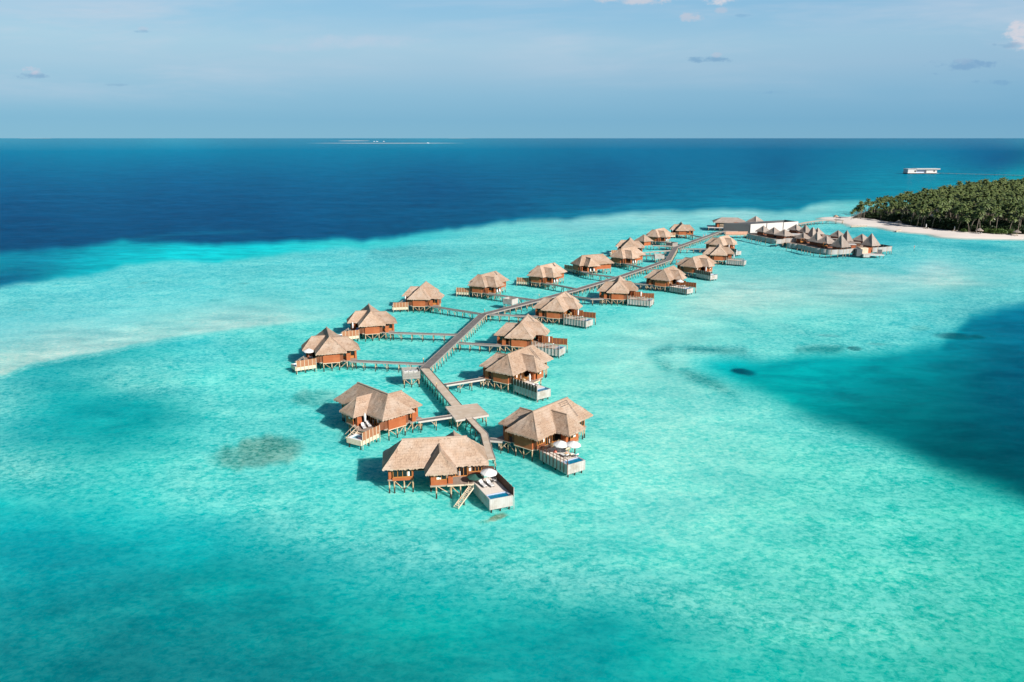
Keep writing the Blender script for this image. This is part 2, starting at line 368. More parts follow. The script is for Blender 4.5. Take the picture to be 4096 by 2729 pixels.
def fence(S,f,style,t,l,z0,z1,name='privacy_screen'):
    """screen along the outer deck edge, bays of about a metre between posts"""
    n=int(round(l/1.05)); 
    root=None
    if style=='rails':
        mb=MB(S)
        for k in range(n+1): p=f(l*k/n,-.06); mb.box(p[0]-.05,p[0]+.05,p[1]-.05,p[1]+.05,.35,z1-.25)
        for z in (z0+.55,z1-.32): mb.wall(f(0,-.06),f(l,-.06),z,z+.07,.06)
        return mb.build('railing','brown',t)
    mt={'solid':'dark','lattice':'screen','board':'screen'}[style]
    mb=MB(S)
    if style=='lattice':
        z=z0+.05
        while z<z1: mb.wall(f(0.02,-.10),f(l-.02,-.10),z,z+.055,.03); z+=.13
    else: mb.wall(f(0.02,-.10),f(l-.02,-.10),z0-.15,z1,.06)
    o=mb.build(name,mt,t)
    for k in range(n+1):
        p=f(l*k/n,-.17); q=MB(S); q.box(p[0]-.05,p[0]+.05,p[1]-.05,p[1]+.05,(-1.2 if k in(0,n) else .25),z1+.06); q.build('screen_post','curb' if style!='board' else 'cream',o)
    return o
def deck_P(S,t,style,dx=0.,second=False):
    f=deck_pts((8.2+dx,-3.8),8.5,4.15); l,w=8.5,4.15
    # whitewashed box sides
    mb=MB(S); zt,zb=2.1,.22
    mb.wall(f(0.05,.05),f(l-.05,.05),zb,zt,.1); mb.wall(f(l-.11,.11),f(l-.11,w-.11),zb-.0,zt-.0,.1) ; mb.wall(f(l-.05,w-.05),f(0.05,w-.05),zb,zt,.1)
    mb.build('deck_box','white',t)
    mb=MB(S); mb.prism([f(0,w-.12),f(l*.76,w-.12),f(l*.76,.12),f(0,.12)],1.95,2.08); mb.build('sun_deck','decksand',t)
    # pool set in the end of the deck
    a0,a1=l*.76+.01,l-.18
    mb=MB(S)
    for (p,q) in (((a0,.12),(a0+.14,w-.12)),((a1-.16,.12),(a1,w-.12)),((a0+.14,.12),(a1-.16,.5)),((a0+.14,w-.24),(a1-.16,w-.12))):
        mb.prism([f(p[0],q[1]),f(q[0],q[1]),f(q[0],p[1]),f(p[0],p[1])],1.1,2.085 if q[1]<w-.2 or p[0]<a1-.2 else 2.0)
    o=mb.build('pool','tiles',t)
    mb=MB(S); mb.prism([f(a0+.14,w-.25),f(a1-.16,w-.25),f(a1-.16,.5),f(a0+.14,.5)],1.15,1.93); mb.build('pool_water','pool',o)
    mb=MB(S); mb.prism([f(a1-.5,.46),f(a1-.03,.46),f(a1-.03,.15),f(a1-.5,.15)],2.09,2.16); mb.build('pool_hatch','slate',o)
    # underside piles
    P_=[f(.6,.5),f(.6,w-.5),f(4.2,.5),f(4.2,w-.5),f(l-.5,.5),f(l-.5,w/2),f(l-.5,w-.5)]
    piles(S,t,P_,.6)
    mb=MB(S); mb.cyl((*f(l-.5,.6),.3),(*f(l-.5,w/2),-.1),.06,.06,6); mb.cyl((*f(l-.5,w-.6),.3),(*f(l-.5,w/2),-.1),.06,.06,6); mb.build('brace','post',t)
    fence(S,f,style,t,l,2.1,3.5)
    if style!='rails':
        mb=MB(S); mb.wall((8.1,-3.1),f(0,-.1),1.9,3.9,.08); mb.build('privacy_screen','brown' if style!='solid' else 'dark',t)
    # terrace in front of the bedroom, joined to the deck
    ins=f(.25,w); ins2=f(2.75,w)
    mb=MB(S); mb.prism([(1.75,-6.35),(ins2[0]-.02,-6.35),(ins[0]-.02,ins[1]),(7.9,-4.0),(7.9,-3.12),(2.77,-3.12),(2.77,-5.2),(1.75,-5.2)],1.93,2.045) if dx else mb.prism([(1.75,-6.9),(ins2[0]-.02,-6.9),(ins[0]-.02,ins[1]),(7.9,-4.0),(7.9,-3.12),(2.77,-3.12),(2.77,-5.2),(1.75,-5.2)],1.93,2.045)
    mb.build('terrace','deckbrown',t)
    mb=MB(S); mb.wall((1.75,-6.42 if dx else -6.97),(ins2[0]-.05,-6.42 if dx else -6.97),1.8,2.05,.1); mb.build('terrace_edge','cream',t)
    piles(S,t,[(2.4,-6.3),(4.0,-6.3)],1.8,[((2.5,-6.3),(3.9,-6.35))])
    if second:
        g=lambda a,b:(3.5+a*.02,-5.9-a+b)
        for (a0,a1,z0,z1) in ((0,2.9,2.1,4.1),(3.0,7.2,1.9,3.7)):
            mb=MB(S); mb.wall(g(a0,0),g(a1,0),z0,z1,.07); o=mb.build('rear_screen','brown',t)
            mb=MB(S)
            for k in range(5):
                p=g(a0+(a1-a0)*k/4,0); mb.box(p[0]-.06,p[0]+.06,p[1]-.05,p[1]+.05,z0-.08,z1+.08)
            mb.box(g(a0,0)[0]-.07,g(a0,0)[0]+.07,g(a1,0)[1],g(a0,0)[1],z0-.18,z0-.1); mb.build('screen_frame','frame',o)
        piles(S,t,[(3.6,-13.1),(3.55,-9.0)],2.0)
    return f
def deck_J(S,t):
    f=deck_pts((7.7,-4.0),5.6,3.7); l,w=5.6,3.7
    mb=MB(S); zb,zt=.5,1.55
    mb.wall(f(0.05,.05),f(l-.05,.05),zb,zt,.1); mb.wall(f(l-.11,.11),f(l-.11,w-.11),zb,zt,.1); mb.wall(f(l-.05,w-.05),f(.05,w-.05),zb,zt,.1); mb.build('deck_box','cream',t)
    mb=MB(S); mb.prism([f(1.5,w-.12),f(l-2.6,w-.12),f(l-2.6,.12),f(1.5,.12)],1.36,1.48); mb.build('plunge_deck','deckbrown',t)
    a0,a1=l-2.58,l-.18; mb=MB(S)
    for (p,q) in (((a0,.12),(a0+.35,w-.12)),((a1-.35,.12),(a1,w-.12)),((a0+.35,.12),(a1-.35,.5)),((a0+.35,w-.5),(a1-.35,w-.12))):
        mb.prism([f(p[0],q[1]),f(q[0],q[1]),f(q[0],p[1]),f(p[0],p[1])],.8,1.6)
    o=mb.build('jacuzzi','acwhite',t)
    mb=MB(S); mb.prism([f(a0+.35,w-.51),f(a1-.35,w-.51),f(a1-.35,.51),f(a0+.35,.51)],.85,1.42); mb.build('pool_water','pooljac',o)
    piles(S,t,[f(.4,.4),f(.4,w-.4),f(l-.4,.4),f(l-.4,w-.4),f(l/2,.4)],.7)
    fence(S,f,'board',t,l-.4,1.6,3.15)
    mb=MB(S); mb.wall((8.1,-3.1),f(0,-.1),2.0,3.9,.08); mb.build('privacy_screen','brown',t)
    ins=f(1.45,w+.02); outr=f(1.45,0.02)
    mb=MB(S); mb.prism([(1.5,-6.6),(ins[0]-1.5,-6.75),(ins[0],ins[1]-.9),outr,(7.8,-3.12),(2.77,-3.12),(2.77,-5.2),(1.5,-5.2)],1.93,2.06); mb.build('terrace','deckbrown',t)
    piles(S,t,[(2.2,-6.2),(4.2,-6.6)],1.85,[((2.3,-6.2),(4.1,-6.6))])
    s0=(2.0,-6.9); mb=MB(S)
    for k in range(6):
        a=k/5; x,y,z=4.0+.1*a,-6.9-2.3*a,1.85-1.3*a*1; mb.box(x-.55,x+.55,y-.13,y+.13,z-.03,z+.03)
    for sx in (-.6,.6): mb.beam((4.0+sx,-6.8,1.9),(4.1+sx,-9.3,.45),.06,.2); mb.beam((4.0+sx,-6.8,2.85),(4.1+sx,-9.3,1.4),.05,.06); mb.beam((4.05+sx,-8.0,1.2),(4.05+sx,-8.0,2.2),.05); mb.beam((4.0+sx,-6.85,1.9),(4.0+sx,-6.85,2.85),.05)
    mb.build('stairs','cream',t)
    return f
m_,nt_,b_=mat('jacuzzi_water'); b_.inputs['Base Color'].default_value=(.22,.55,.66,1); b_.inputs['Roughness'].default_value=.06; M['pooljac']=m_

VL=[ # name, mirrored, x, y, heading, deck, label
('V0',0,-13.6,131.0,7.8,'P0','thatched villa nearest the camera, broadside on, with swim stairs and a pool deck'),
('V1',0,-29.3,159.5,-46.2,'J','thatched villa left behind the nearest one, with a small white jacuzzi and folded parasol'),
('V2',1,7.6,149.0,-130.0,'P:rails','thatched villa with two open white parasols on its railed pool deck'),
('V7',0,-49.9,209.8,-73.4,'J','outermost left thatched villa with an open white parasol beside its roof corner'),
('V6',0,-44.1,241.7,-76.7,'J','thatched villa with a tall pointed roof directly behind the outermost left villa'),
('V8',0,-31.9,282.2,-95.3,'J','thatched villa whose long jetty joins the grey boardwalk at its sharp first bend'),
('V9',0,-9.1,306.5,-120.1,'J','thatched villa with a short brown screen, its jetty passing the grey tank crate'),
('V10',0,14.7,328.2,-126.3,'J','thatched villa with three dark rods on the ridge, left of the boardwalk'),
('V11',0,36.2,356.3,-154.1,'J','thatched villa seen side on with a long orange rear wall and a kinked jetty'),
('V12',0,55.5,380.0,-134.3,'J','thatched villa left of the boardwalk, its roof overlapping the villa behind it'),
('V13',0,61.5,415.7,-99.4,'J','thatched villa half hidden behind another roof, dark red screen at its left'),
('V14',0,85.5,462.2,-127.5,'J','thatched villa behind the small square pavilion, lattice crate beside its jetty'),
('V15',0,104.8,494.1,-97.4,'J','farthest thatched villa of the left row, with a black shaded roof slope'),
('V4',1,2.1,191.1,-124.8,'P:solid','thatched villa with a black screen along its pool deck and a dotted roof patch'),
('V3',1,3.7,226.4,-102.0,'P:lattice:2','pointed thatched villa behind the dotted roof, its deck screened on both sides'),
('V5',1,16.4,262.9,-110.6,'P:lattice:2','thatched villa right of the first boardwalk bend, brown screens enclosing its pool'),
('V16',1,40.1,294.2,-100.6,'P:lattice:2','sharply peaked thatched villa whose tip covers the boardwalk, bright orange end panel'),
('V17',1,63.6,320.2,-122.3,'P:rails:2','thatched villa with one open parasol on its deck, right of the boardwalk'),
('V18',1,83.2,352.7,-132.0,'P:solid','thatched villa with a black deck screen and white pool box, behind the single open parasol'),
('V19',1,101.8,390.1,-104.9,'P:lattice','thatched villa just before the last of the right row, red screen on its deck'),
('V20',1,113.1,426.0,-128.1,'P:solid','farthest thatched villa of the right row, mostly behind another roof'),
]
GV='thatched villas on stilts along the boardwalk'
protos={}; villas={}
def loc2w(n,x,y,z=0):
    for v in VL:
        if v[0]==n:
            S=-1 if v[1] else 1; a=R(v[4]); y*=S
            return (v[2]+x*math.cos(a)-y*math.sin(a),v[3]+x*math.sin(a)+y*math.cos(a),z)
def head(n): return R([v[4] for v in VL if v[0]==n][0])
for n,mir,x,y,a,dk,lab in VL:
    S=-1 if mir else 1; key=(S,dk)
    if key not in protos:
        t=villa_core(S)
        if dk=='J': deck_J(S,t)
        elif dk=='P0':
            f=deck_P(S,t,'solid',dx=1.75)
            mb=MB(S)   # swim stairs down from the terrace
            p0=Vector((5.75,-7.6,2.0)); p1=Vector((2.9,-10.5,-.25)); d=(p1-p0); hn=Vector((d.y,-d.x,0)).normalized()
            for k in range(13):
                c=p0+d*(k+.5)/13; mb.beam(c-hn*.48,c+hn*.48,.26,.05)
            for sgn in (-.5,.5):
                mb.beam(p0+hn*sgn,p1+hn*sgn,.06,.26)
            for sgn in (.5,):
                mb.beam(p0-hn*sgn+Vector((0,0,.95)),p1-hn*sgn+Vector((0,0,1.0)),.06)
                for k in (.03,.35,.68,.97): c=p0+d*k-hn*sgn; mb.beam(c,c+Vector((0,0,.98)),.06)
            c=p0+d*.03+hn*.5; mb.beam(c,c+Vector((0,0,.98)),.06)
            mb.build('stairs','cream',t)
            piles(S,t,[(4.35,-9.1)],1.0)
        else:
            q=dk.split(':'); deck_P(S,t,q[1],second=len(q)>2)
        protos[key]=t
        used=False
    else: used=True
    o=copy_tree(protos[key]) if used else protos[key]
    o.location=(x,y,0); o.rotation_euler=(0,0,R(a)); tag(o,lab,'villa',GV); villas[n]=o
# marks on particular roofs
def roof_z(y): return ZE+(LY-abs(y))*(ZR-ZE)/LY
def roof_patch(n,rows,x0,x1,y0,y1):
    mb=MB(-1 if n!='x' else 1)
    for i in range(rows):
        y=y0+(y1-y0)*i/max(1,rows-1) ; k=0; x=x0
        while x<x1:
            if random.random()<.8: mb.beam((x,y,roof_z(y)+.03),(x+.17,y,roof_z(y)+.03),.13,.04)
            x+=.3
    return mb.build('roof_netting','slate',villas[n])
roof_patch('V2',3,-4.6,-2.2,-.35,-1.0); mb=MB(-1)
for k in range(12): y=-.3-k*.25; mb.beam((-4.75,y,roof_z(y)+.05),(-4.75,y-.16,roof_z(y-.16)+.05),.10,.05)
mb.build('roof_netting','slate',villas['V2'])
mb=MB(-1)
for xx in (-3.9,-3.3,):
    for k in range(14): y=-.3-k*.22; mb.beam((xx,y,roof_z(y)+.05),(xx,y-.14,roof_z(y-.14)+.05),.12,.05)
mb.build('roof_netting','slate',villas['V4'])
for n,S in (('V3',-1),('V5',-1)):
    mb=MB(S); mb.beam((-4.2,-.2,roof_z(.2)+.06),(-4.2,-2.6,roof_z(2.6)+.06),.10); mb.build('roof_rod','slate',villas[n])
for n,xs in (('V9',(-3.9,-4.3)),('V10',(-3.6,-3.9,-4.2))):
    mb=MB(1)
    for xx in xs: mb.beam((xx,.1,roof_z(.1)+.06),(xx,1.4,roof_z(1.4)+.06),.08)
    mb.build('roof_rod','slate',villas[n])

# ------------------------------------------------------------------ deck furniture
def parasol_open(label,p,rz=0,tilt=.06,r=1.45):
    t=thing('parasol',label,'parasol',p,rz,'open white parasols on the villa decks')
    mb=MB(); mb.cyl((0,0,0),(0,0,2.75),.035,.03,8); mb.cyl((0,0,0),(0,0,.08),.28,.26,12); mb.build('pole','metal',t)
    mb=MB(); n=8; vs=[(0,0,2.85)]; 
    for k in range(2*n):
        a=math.pi*k/n; rr=r if k%2==0 else r*.955; zz=2.12 if k%2==0 else 2.17
        vs.append((math.cos(a)*rr*.5,math.sin(a)*rr*.5,2.56 if k%2==0 else 2.54))
    for k in range(2*n):
        a=math.pi*k/n; rr=r if k%2==0 else r*.955
        vs.append((math.cos(a)*rr,math.sin(a)*rr,2.14 if k%2==0 else 2.17))
    for k in range(2*n):
        a=math.pi*k/n; rr=r if k%2==0 else r*.955
        vs.append((math.cos(a)*rr,math.sin(a)*rr,2.0))
    f=[(0,1+k,1+(k+1)%(2*n)) for k in range(2*n)]
    for r_ in (1,17): f+=[(r_+k,r_+16+k,r_+16+(k+1)%16,r_+(k+1)%16) for k in range(16)]
    mb.add(vs,f); o=mb.build('canopy','fabric',t); o.rotation_euler=(tilt,tilt*.6,0)
    mb=MB(); mb.cyl((0,0,2.8),(0,0,2.98),.05,.01,8)
    for k in range(8):
        a=math.pi*k/4; mb.cyl((0,0,2.3),(math.cos(a)*r*.55,math.sin(a)*r*.55,2.48),.015,.015,4)
    mb.build('ribs','metal',t); return t
def parasol_closed(label,p,h=2.7,grp='folded white parasols on the villa decks'):
    t=thing('parasol',label,'parasol',p,0,grp)
    mb=MB(); mb.cyl((0,0,0),(0,0,h),.04,.03,8); mb.cyl((0,0,0),(0,0,.08),.28,.26,10); mb.build('pole','metal',t)
    mb=MB(); prof=[(.16,.85),(.24,1.0),(.21,1.5),(.27,1.9),(.20,2.35),(.10,h-.1),(.03,h+.08)]; n=12; vs=[]
    for r_,z in prof:
        for k in range(n):
            a=2*math.pi*k/n; rr=r_*(1.15 if k%2 else .85); vs.append((math.cos(a)*rr,math.sin(a)*rr,z))
    f=[(j*n+k,j*n+(k+1)%n,(j+1)*n+(k+1)%n,(j+1)*n+k) for j in range(len(prof)-1) for k in range(n)]+[tuple(range(n))[::-1],tuple(range((len(prof)-1)*n,len(prof)*n))]
    mb.add(vs,f); mb.build('folded_canopy','fabric',t,True); return t
def lounger(label,p,rz,grp='sun loungers on the villa decks',cloth='cushion'):
    t=thing('sun_lounger',label,'sun lounger',p,rz,grp)
    mb=MB(); mb.box(-1.0,.35,-.34,.34,.22,.30); mb.beam((.33,0,.27),(.98,0,.66),.66,.07); mb.build('frame','greyfab',t)
    for sx,sy in ((-.9,-.28),(-.9,.28),(.6,-.28),(.6,.28)):
        mb=MB(); mb.box(sx-.03,sx+.03,sy-.03,sy+.03,0,.22 if sx<0 else .40); mb.build('leg','greyfab',t)
    mb=MB(); mb.box(-1.0,.33,-.32,.32,.305,.40); mb.beam((.34,0,.37),(.95,0,.745),.64,.10); mb.build('cushion',cloth,t)
    mb=MB(); mb.beam((.80,0,.76),(.98,0,.87),.5,.12); mb.build('pillow','cushion',t); return t
def chair(label,p,rz,m='frame'):
    t=thing('armchair',label,'chair',p,rz,'armchairs on the villa terraces')
    mb=MB(); mb.box(-.28,.28,-.28,.28,.40,.47); mb.build('seat',m,t)
    mb=MB(); mb.box(-.28,-.22,-.28,.28,.50,.95); mb.build('backrest',m,t)
    mb=MB(); mb.box(-.2,.26,-.24,.24,.472,.54); mb.build('cushion','cushion',t)
    for s in(-.26,.26):
        mb=MB(); mb.box(-.27,.26,s-.03,s+.03,.64,.69); mb.box(.2,.26,s-.03,s+.03,.472,.64); mb.build('armrest',m,t)
    for a in(-.25,.25):
        for b in(-.25,.25): mb=MB(); mb.box(a-.03,a+.03,b-.03,b+.03,0,.40); mb.build('leg',m,t)
    return t
def table(label,p,rz,r=.45,m='frame',h=.74):
    t=thing('table',label,'table',p,rz,'tables on the villa terraces')
    mb=MB(); mb.box(-r,r,-r*.8,r*.8,h-.05,h); mb.build('table_top',m,t)
    for a in(-1,1):
        for b in(-1,1): mb=MB(); x,y=a*(r-.08),b*(r*.8-.08); mb.box(x-.035,x+.035,y-.035,y+.035,0,h-.05); mb.build('leg',m,t)
    return t
ZT=2.085; ZW=2.05
f0=deck_pts((9.95,-3.8),0,0)
def vw(n,a,b,z=ZT,dx=0):         # along / in from the outer deck edge of a pool villa
    f=deck_pts((8.2+dx,-3.8),0,0); x,y=f(a,b); return loc2w(n,x,y,z)
h0=head('V0')
parasol_open('open white parasol on the pool deck of the nearest villa',vw('V0',2.6,2.0,ZT,1.75),.2)
lounger('white lounger nearest the swim stairs on the nearest pool deck',vw('V0',3.0,3.2,ZT,1.75),h0+R(112))
lounger('white lounger under the parasol of the nearest pool deck',vw('V0',3.35,2.0,ZT,1.75),h0+R(112))
chair('white cushioned chair by the dark screen of the nearest pool deck',vw('V0',2.6,.9,ZT,1.75),h0+R(200),'greyfab')
t_=thing('parasol','dark green parasol spread low at the stair head of the nearest villa','parasol',vw('V0',1.2,3.9,ZT,1.75),0)
mb=MB(); mb.cyl((0,0,0),(0,0,1.5),.03,.03,8); mb.build('pole','metal',t_)
mg=plain('dark_green_canvas',(.03,.10,.08),.2,6,.9); M['green']=mg
mb=MB(); vs=[(0,0,1.55)]+[(math.cos(k*math.pi/4)*1.35,math.sin(k*math.pi/4)*1.35,1.05) for k in range(8)]+[(math.cos(k*math.pi/4)*1.35,math.sin(k*math.pi/4)*1.35,.95) for k in range(8)]
mb.add(vs,[(0,1+k,1+(k+1)%8) for k in range(8)]+[(1+k,9+k,9+(k+1)%8,1+(k+1)%8) for k in range(8)]); mb.build('canopy','green',t_)
h2=head('V2')
parasol_open('open white parasol nearer the house on the railed pool deck',vw('V2',3.77,1.92),.1)
parasol_open('open white parasol nearer the blue pool on the railed deck',vw('V2',5.2,3.7),.5)
lounger('straw coloured lounger between two white ones on the railed deck',vw('V2',5.4,2.7),h2+R(75),cloth='straw')
lounger('white lounger nearest the blue pool on the railed deck',vw('V2',6.0,3.5),h2+R(75))
lounger('white lounger on the house side of the railed deck',vw('V2',5.1,1.9),h2+R(75))
for k,(a,b,l_) in enumerate(((2.2,2.0,'coral cloth heap on the railed deck beside the first parasol'),(4.4,2.9,'coral cloth heap on the railed deck between the two parasols'))):
    x,y,z=vw('V2',a,b); mb=MB(); mb.cyl((0,0,0),(0,0,.35),.38,.22,9); mb.cyl((0,0,.35),(0,0,.5),.22,.06,9); o=mb.build('beach_towel','redcloth',None,True); o.location=(x,y,z); tag(o,l_,'towel',None)
ft=lambda n,x,y,z=ZW: loc2w(n,x,y,z)
for n,who in (('V2','the villa with two parasols'),('V4','the villa with the dotted roof patch'),('V5','the villa right of the first bend')):
    a=head(n)
    table('timber table on the terrace of '+who,ft(n,4.3,-4.6),a,.6)
    for k,(dx,dy,w_) in enumerate(((.95,0,'nearer'),(-.95,.0,'farther'))):
        chair('cream armchair at the '+w_+' table end of '+who,ft(n,4.3+dx,-4.6),a+(math.pi if dx>0 else 0),'straw')
parasol_closed('folded white parasol beside the loungers of the villa behind the nearest one',ft('V1',3.6,-4.5,2.065))
lounger('white lounger left of the folded parasol, behind the nearest villa',ft('V1',4.6,-5.6,2.065),head('V1')+R(160))
lounger('white lounger by the brown screen, behind the nearest villa',ft('V1',4.4,-4.2,2.065),head('V1')+R(160))
parasol_open('open white parasol at the outermost left villa',ft('V7',3.6,-5.6,2.065),.3)
table('white table under the parasol of the outermost left villa',ft('V7',4.4,-5.0,2.065),head('V7'),.5,'cushion')
parasol_closed('folded white parasol of the villa behind the outermost left one',ft('V6',4.0,-5.6,2.065))
lounger('blue and white lounger below a folded parasol at the far left',ft('V6',4.8,-4.6,2.065),head('V6')+R(150),cloth='bolster')
for n,p_,w_ in (('V8',(4.,-5.8),'the villa at the end of the long bend jetty'),('V13',(4.2,-6.0),'the half hidden villa with a dark red screen'),('V15',(4.0,-5.6),'the farthest left villa'),('V9',(4,-6.2),'the villa whose jetty passes the tank crate')):
    parasol_closed('folded white parasol at '+w_,ft(n,*p_,2.065))
for n,p_,w_ in (('V4',(2.9,2.4),'the black screened deck nearest the camera'),('V3',(3.6,3.4),'the doubly screened deck behind the dotted roof'),('V5',(3.2,3.4),'the doubly screened deck right of the first bend'),('V16',(3.9,3.2),'the deck with the bright orange end panel beside it'),('V18',(2.4,3.2),'the black screened deck beyond the single open parasol'),('V19',(2.6,3.0),'the pale deck with a red screen'),('V20',(1.0,3.3),'the farthest right deck')):
    parasol_closed('folded white parasol on '+w_,vw(n,*p_))
parasol_open('open white parasol on the deck right of the boardwalk, the only one there',vw('V17',2.9,2.7),.4)
for n,w_ in (('V3','the doubly screened deck behind the dotted roof'),('V5','the doubly screened deck right of the first bend'),('V17','the deck with the single open parasol'),('V4','the black screened deck nearest the camera'),('V16','the deck beside the bright orange end panel')):
    lounger('screen side lounger of '+w_,vw(n,4.3,1.5),head(n)+R(75))
    lounger('open side lounger of '+w_,vw(n,4.4,2.7),head(n)+R(75))
def urn(label,p):
    mb=MB(); prof=[(.16,0),(.30,.3),(.34,.6),(.22,.95),(.12,1.1),(.18,1.25)]; n=12
    vs=[(math.cos(2*math.pi*k/n)*r_,math.sin(2*math.pi*k/n)*r_,z) for r_,z in prof for k in range(n)]
    mb.add(vs,[(j*n+k,j*n+(k+1)%n,(j+1)*n+(k+1)%n,(j+1)*n+k) for j in range(5) for k in range(n)]+[tuple(range(n))[::-1],tuple(range(5*n,6*n))])
    o=mb.build('urn','acwhite',None,True); o.location=p; tag(o,label,'urn','white urns at the villa entrances')
for n,w_ in (('V9','the villa whose jetty passes the tank crate'),('V10','the villa with three rods on its ridge'),('V11','the side-on villa with the kinked jetty'),('V12','the villa overlapping the one behind'),('V14','the villa behind the square pavilion')):
    urn('urn left of the entrance of '+w_,ft(n,5.2,7.0,2.03)); urn('urn right of the entrance of '+w_,ft(n,3.4,7.0,2.03))

# ------------------------------------------------------------------ boardwalks
def unit(a,b):
    d=(b[0]-a[0],b[1]-a[1]); l=math.hypot(*d); return (d[0]/l,d[1]/l),l
def offset(pts,o):
    out=[]
    for i,p in enumerate(pts):
        ns=[]
        if i>0: (d,_)=unit(pts[i-1],p); ns.append((-d[1],d[0]))
        if i<len(pts)-1: (d,_)=unit(p,pts[i+1]); ns.append((-d[1],d[0]))
        n=(sum(a[0] for a in ns),sum(a[1] for a in ns)); l=math.hypot(*n); n=(n[0]/l,n[1]/l)
        c=n[0]*ns[0][0]+n[1]*ns[0][1]; out.append((p[0]+n[0]*o/c,p[1]+n[1]*o/c))
    return out
def walkway(label,pts,w,mt='pathgrey',step=3.2,z=2.05,grp=None,name='jetty',cat='jetty',curb='curbgrey',curb2=None,lean=True,post='trestle',th=.14):
    o0=pts[0]; (d0,_)=unit(pts[0],pts[1]); a=math.atan2(d0[1],d0[0])-math.pi/2
    t=thing(name,label,cat,(o0[0],o0[1],0),a,grp)
    ca,sa=math.cos(-a),math.sin(-a)
    P=[((x-o0[0])*ca-(y-o0[1])*sa,(x-o0[0])*sa+(y-o0[1])*ca) for x,y in pts]
    l,r=offset(P,w/2),offset(P,-w/2)
    mb=MB()
    for i in range(len(P)-1): mb.prism([r[i],r[i+1],l[i+1],l[i]],z-th,z)
    mb.build('deck',mt,t)
    for off,cm in ((w/2-.05,curb),(-w/2+.05,curb2 or curb)):
        q=offset(P,off); mb=MB()
        for i in range(len(P)-1): mb.wall(q[i],q[i+1],z-.30,z+.07,.13)
        mb.build('edge_beam',cm,t)
    items=[]
    for i in range(len(P)-1):
        (d,ln)=unit(P[i],P[i+1]); n=max(1,int(ln/step)); nn=(-d[1],d[0])
        for k in range(n+(1 if i==len(P)-2 else 0)):
            c=(P[i][0]+d[0]*(k+.15)*ln/(n+.3),P[i][1]+d[1]*(k+.15)*ln/(n+.3))
            mb=MB(); h=w/2-.18
            A=(c[0]+nn[0]*h,c[1]+nn[1]*h);B=(c[0]-nn[0]*h,c[1]-nn[1]*h); ex=.38 if lean else .1
            A2=(c[0]+nn[0]*(h+ex),c[1]+nn[1]*(h+ex));B2=(c[0]-nn[0]*(h+ex),c[1]-nn[1]*(h+ex))
            mb.cyl((*A2,-1.6),(*A,z-.32),.11,.10,7); mb.cyl((*B2,-1.6),(*B,z-.32),.11,.10,7)
            mb.beam((*lerp(A,B,-.12),z-.26),(*lerp(A,B,1.12),z-.26),.14,.12)
            if k%2==0: mb.beam((*A,z-.4),(*lerp(A,B,.95),.35),.08); mb.beam((*B,z-.4),(*lerp(B,A,.95),.35),.08)
            else:
                e=(A[0]+d[0]*1.1,A[1]+d[1]*1.1); mb.beam((*e,z-.3),(*A2,.5),.09)
                e=(B[0]+d[0]*1.1,B[1]+d[1]*1.1); mb.beam((*e,z-.3),(*B2,.5),.09)
            items.append(mb)
    for mb in items[:95]: mb.build(post,'post',t)
    if len(items)>95:
        big=MB()
        for mb in items[95:]: big.add(mb.v,mb.f)
        tag(big.build(post,'post',t),kind='stuff')
    return t
BW='boardwalk sections down the middle'
bend=(-22.35,195.6)
walkway('pale timber boardwalk section from the square platform to the first tank crate',[(-12.05,166.0),bend],2.35,'pathpale',2.6,grp=BW,name='boardwalk',cat='boardwalk',curb2='curbdark')
c_=[(-14.6,165.4),(-11.7,156.8),(-4.95,160.2),(-7.75,167.6)]
t=thing('platform','square pale timber platform at the crossing behind the nearest villa','platform',(-9.7,162.4,0))
mb=MB(); mb.prism([(x+9.7,y-162.4) for x,y in c_],1.92,2.10); mb.build('deck','pathpale',t)
mb=MB()
for i in range(4):
    p,q=c_[i],c_[(i+1)%4]; mb.wall((p[0]+9.7,p[1]-162.4),(q[0]+9.7,q[1]-162.4),1.72,2.13,.10)
mb.build('edge_beam','curb',t)
for u in (.06,.35,.65,.94):
    for v in (.06,.5,.94):
        p=lerp(lerp(c_[0],c_[1],u),lerp(c_[3],c_[2],u),v); mb=MB(); x,y=p[0]+9.7,p[1]-162.4; mb.cyl((x,y,-1.6),(x,y,1.9),.13,.12,8)
        mb.build('stilt','post',t)
        mb=MB(); mb.cyl((x,y,.3),(x+1.2*(1 if v<.9 else -1),y+.4,1.85),.07,.07,6); mb.build('brace','post',t)
walkway('pale kinked boardwalk running down to the back of the nearest villa',[(-9.15,158.6),(-5.55,149.1),(-4.45,140.6),(-3.75,136.2)],1.55,'pathpale',2.6,grp=BW,name='boardwalk',cat='boardwalk',curb2='curbdark')
B1=(-9.75,259.9)
walkway('grey boardwalk section between the first tank crate and the first sharp bend',[bend,B1],2.5,'pathgrey',2.6,grp=BW,name='boardwalk',cat='boardwalk')
S3=[(10.5,285.2),(24.4,303.6),(45.1,333.3),(75.4,382.0)]
walkway('long grey boardwalk section slanting between the two rows of middle villas',[B1]+S3,2.6,'pathgrey',3.0,grp=BW,name='boardwalk',cat='boardwalk')
B4=(87.8,426.8)
walkway('short grey boardwalk section beside the white cube crate',[S3[-1],B4],2.6,'pathgrey',3.0,grp=BW,name='boardwalk',cat='boardwalk')
walkway('far grey boardwalk section curving towards the spa buildings',[B4,(110,465.5),(129.5,499.8),(136,504.5),(146,505.5)],2.6,'pathgrey',3.0,grp=BW,name='boardwalk',cat='boardwalk')
GJ='jetties from the boardwalk to the villas'
def off_path(p,q,d): 
    (u,l)=unit(p,q); return (p[0]+u[0]*d,p[1]+u[1]*d)
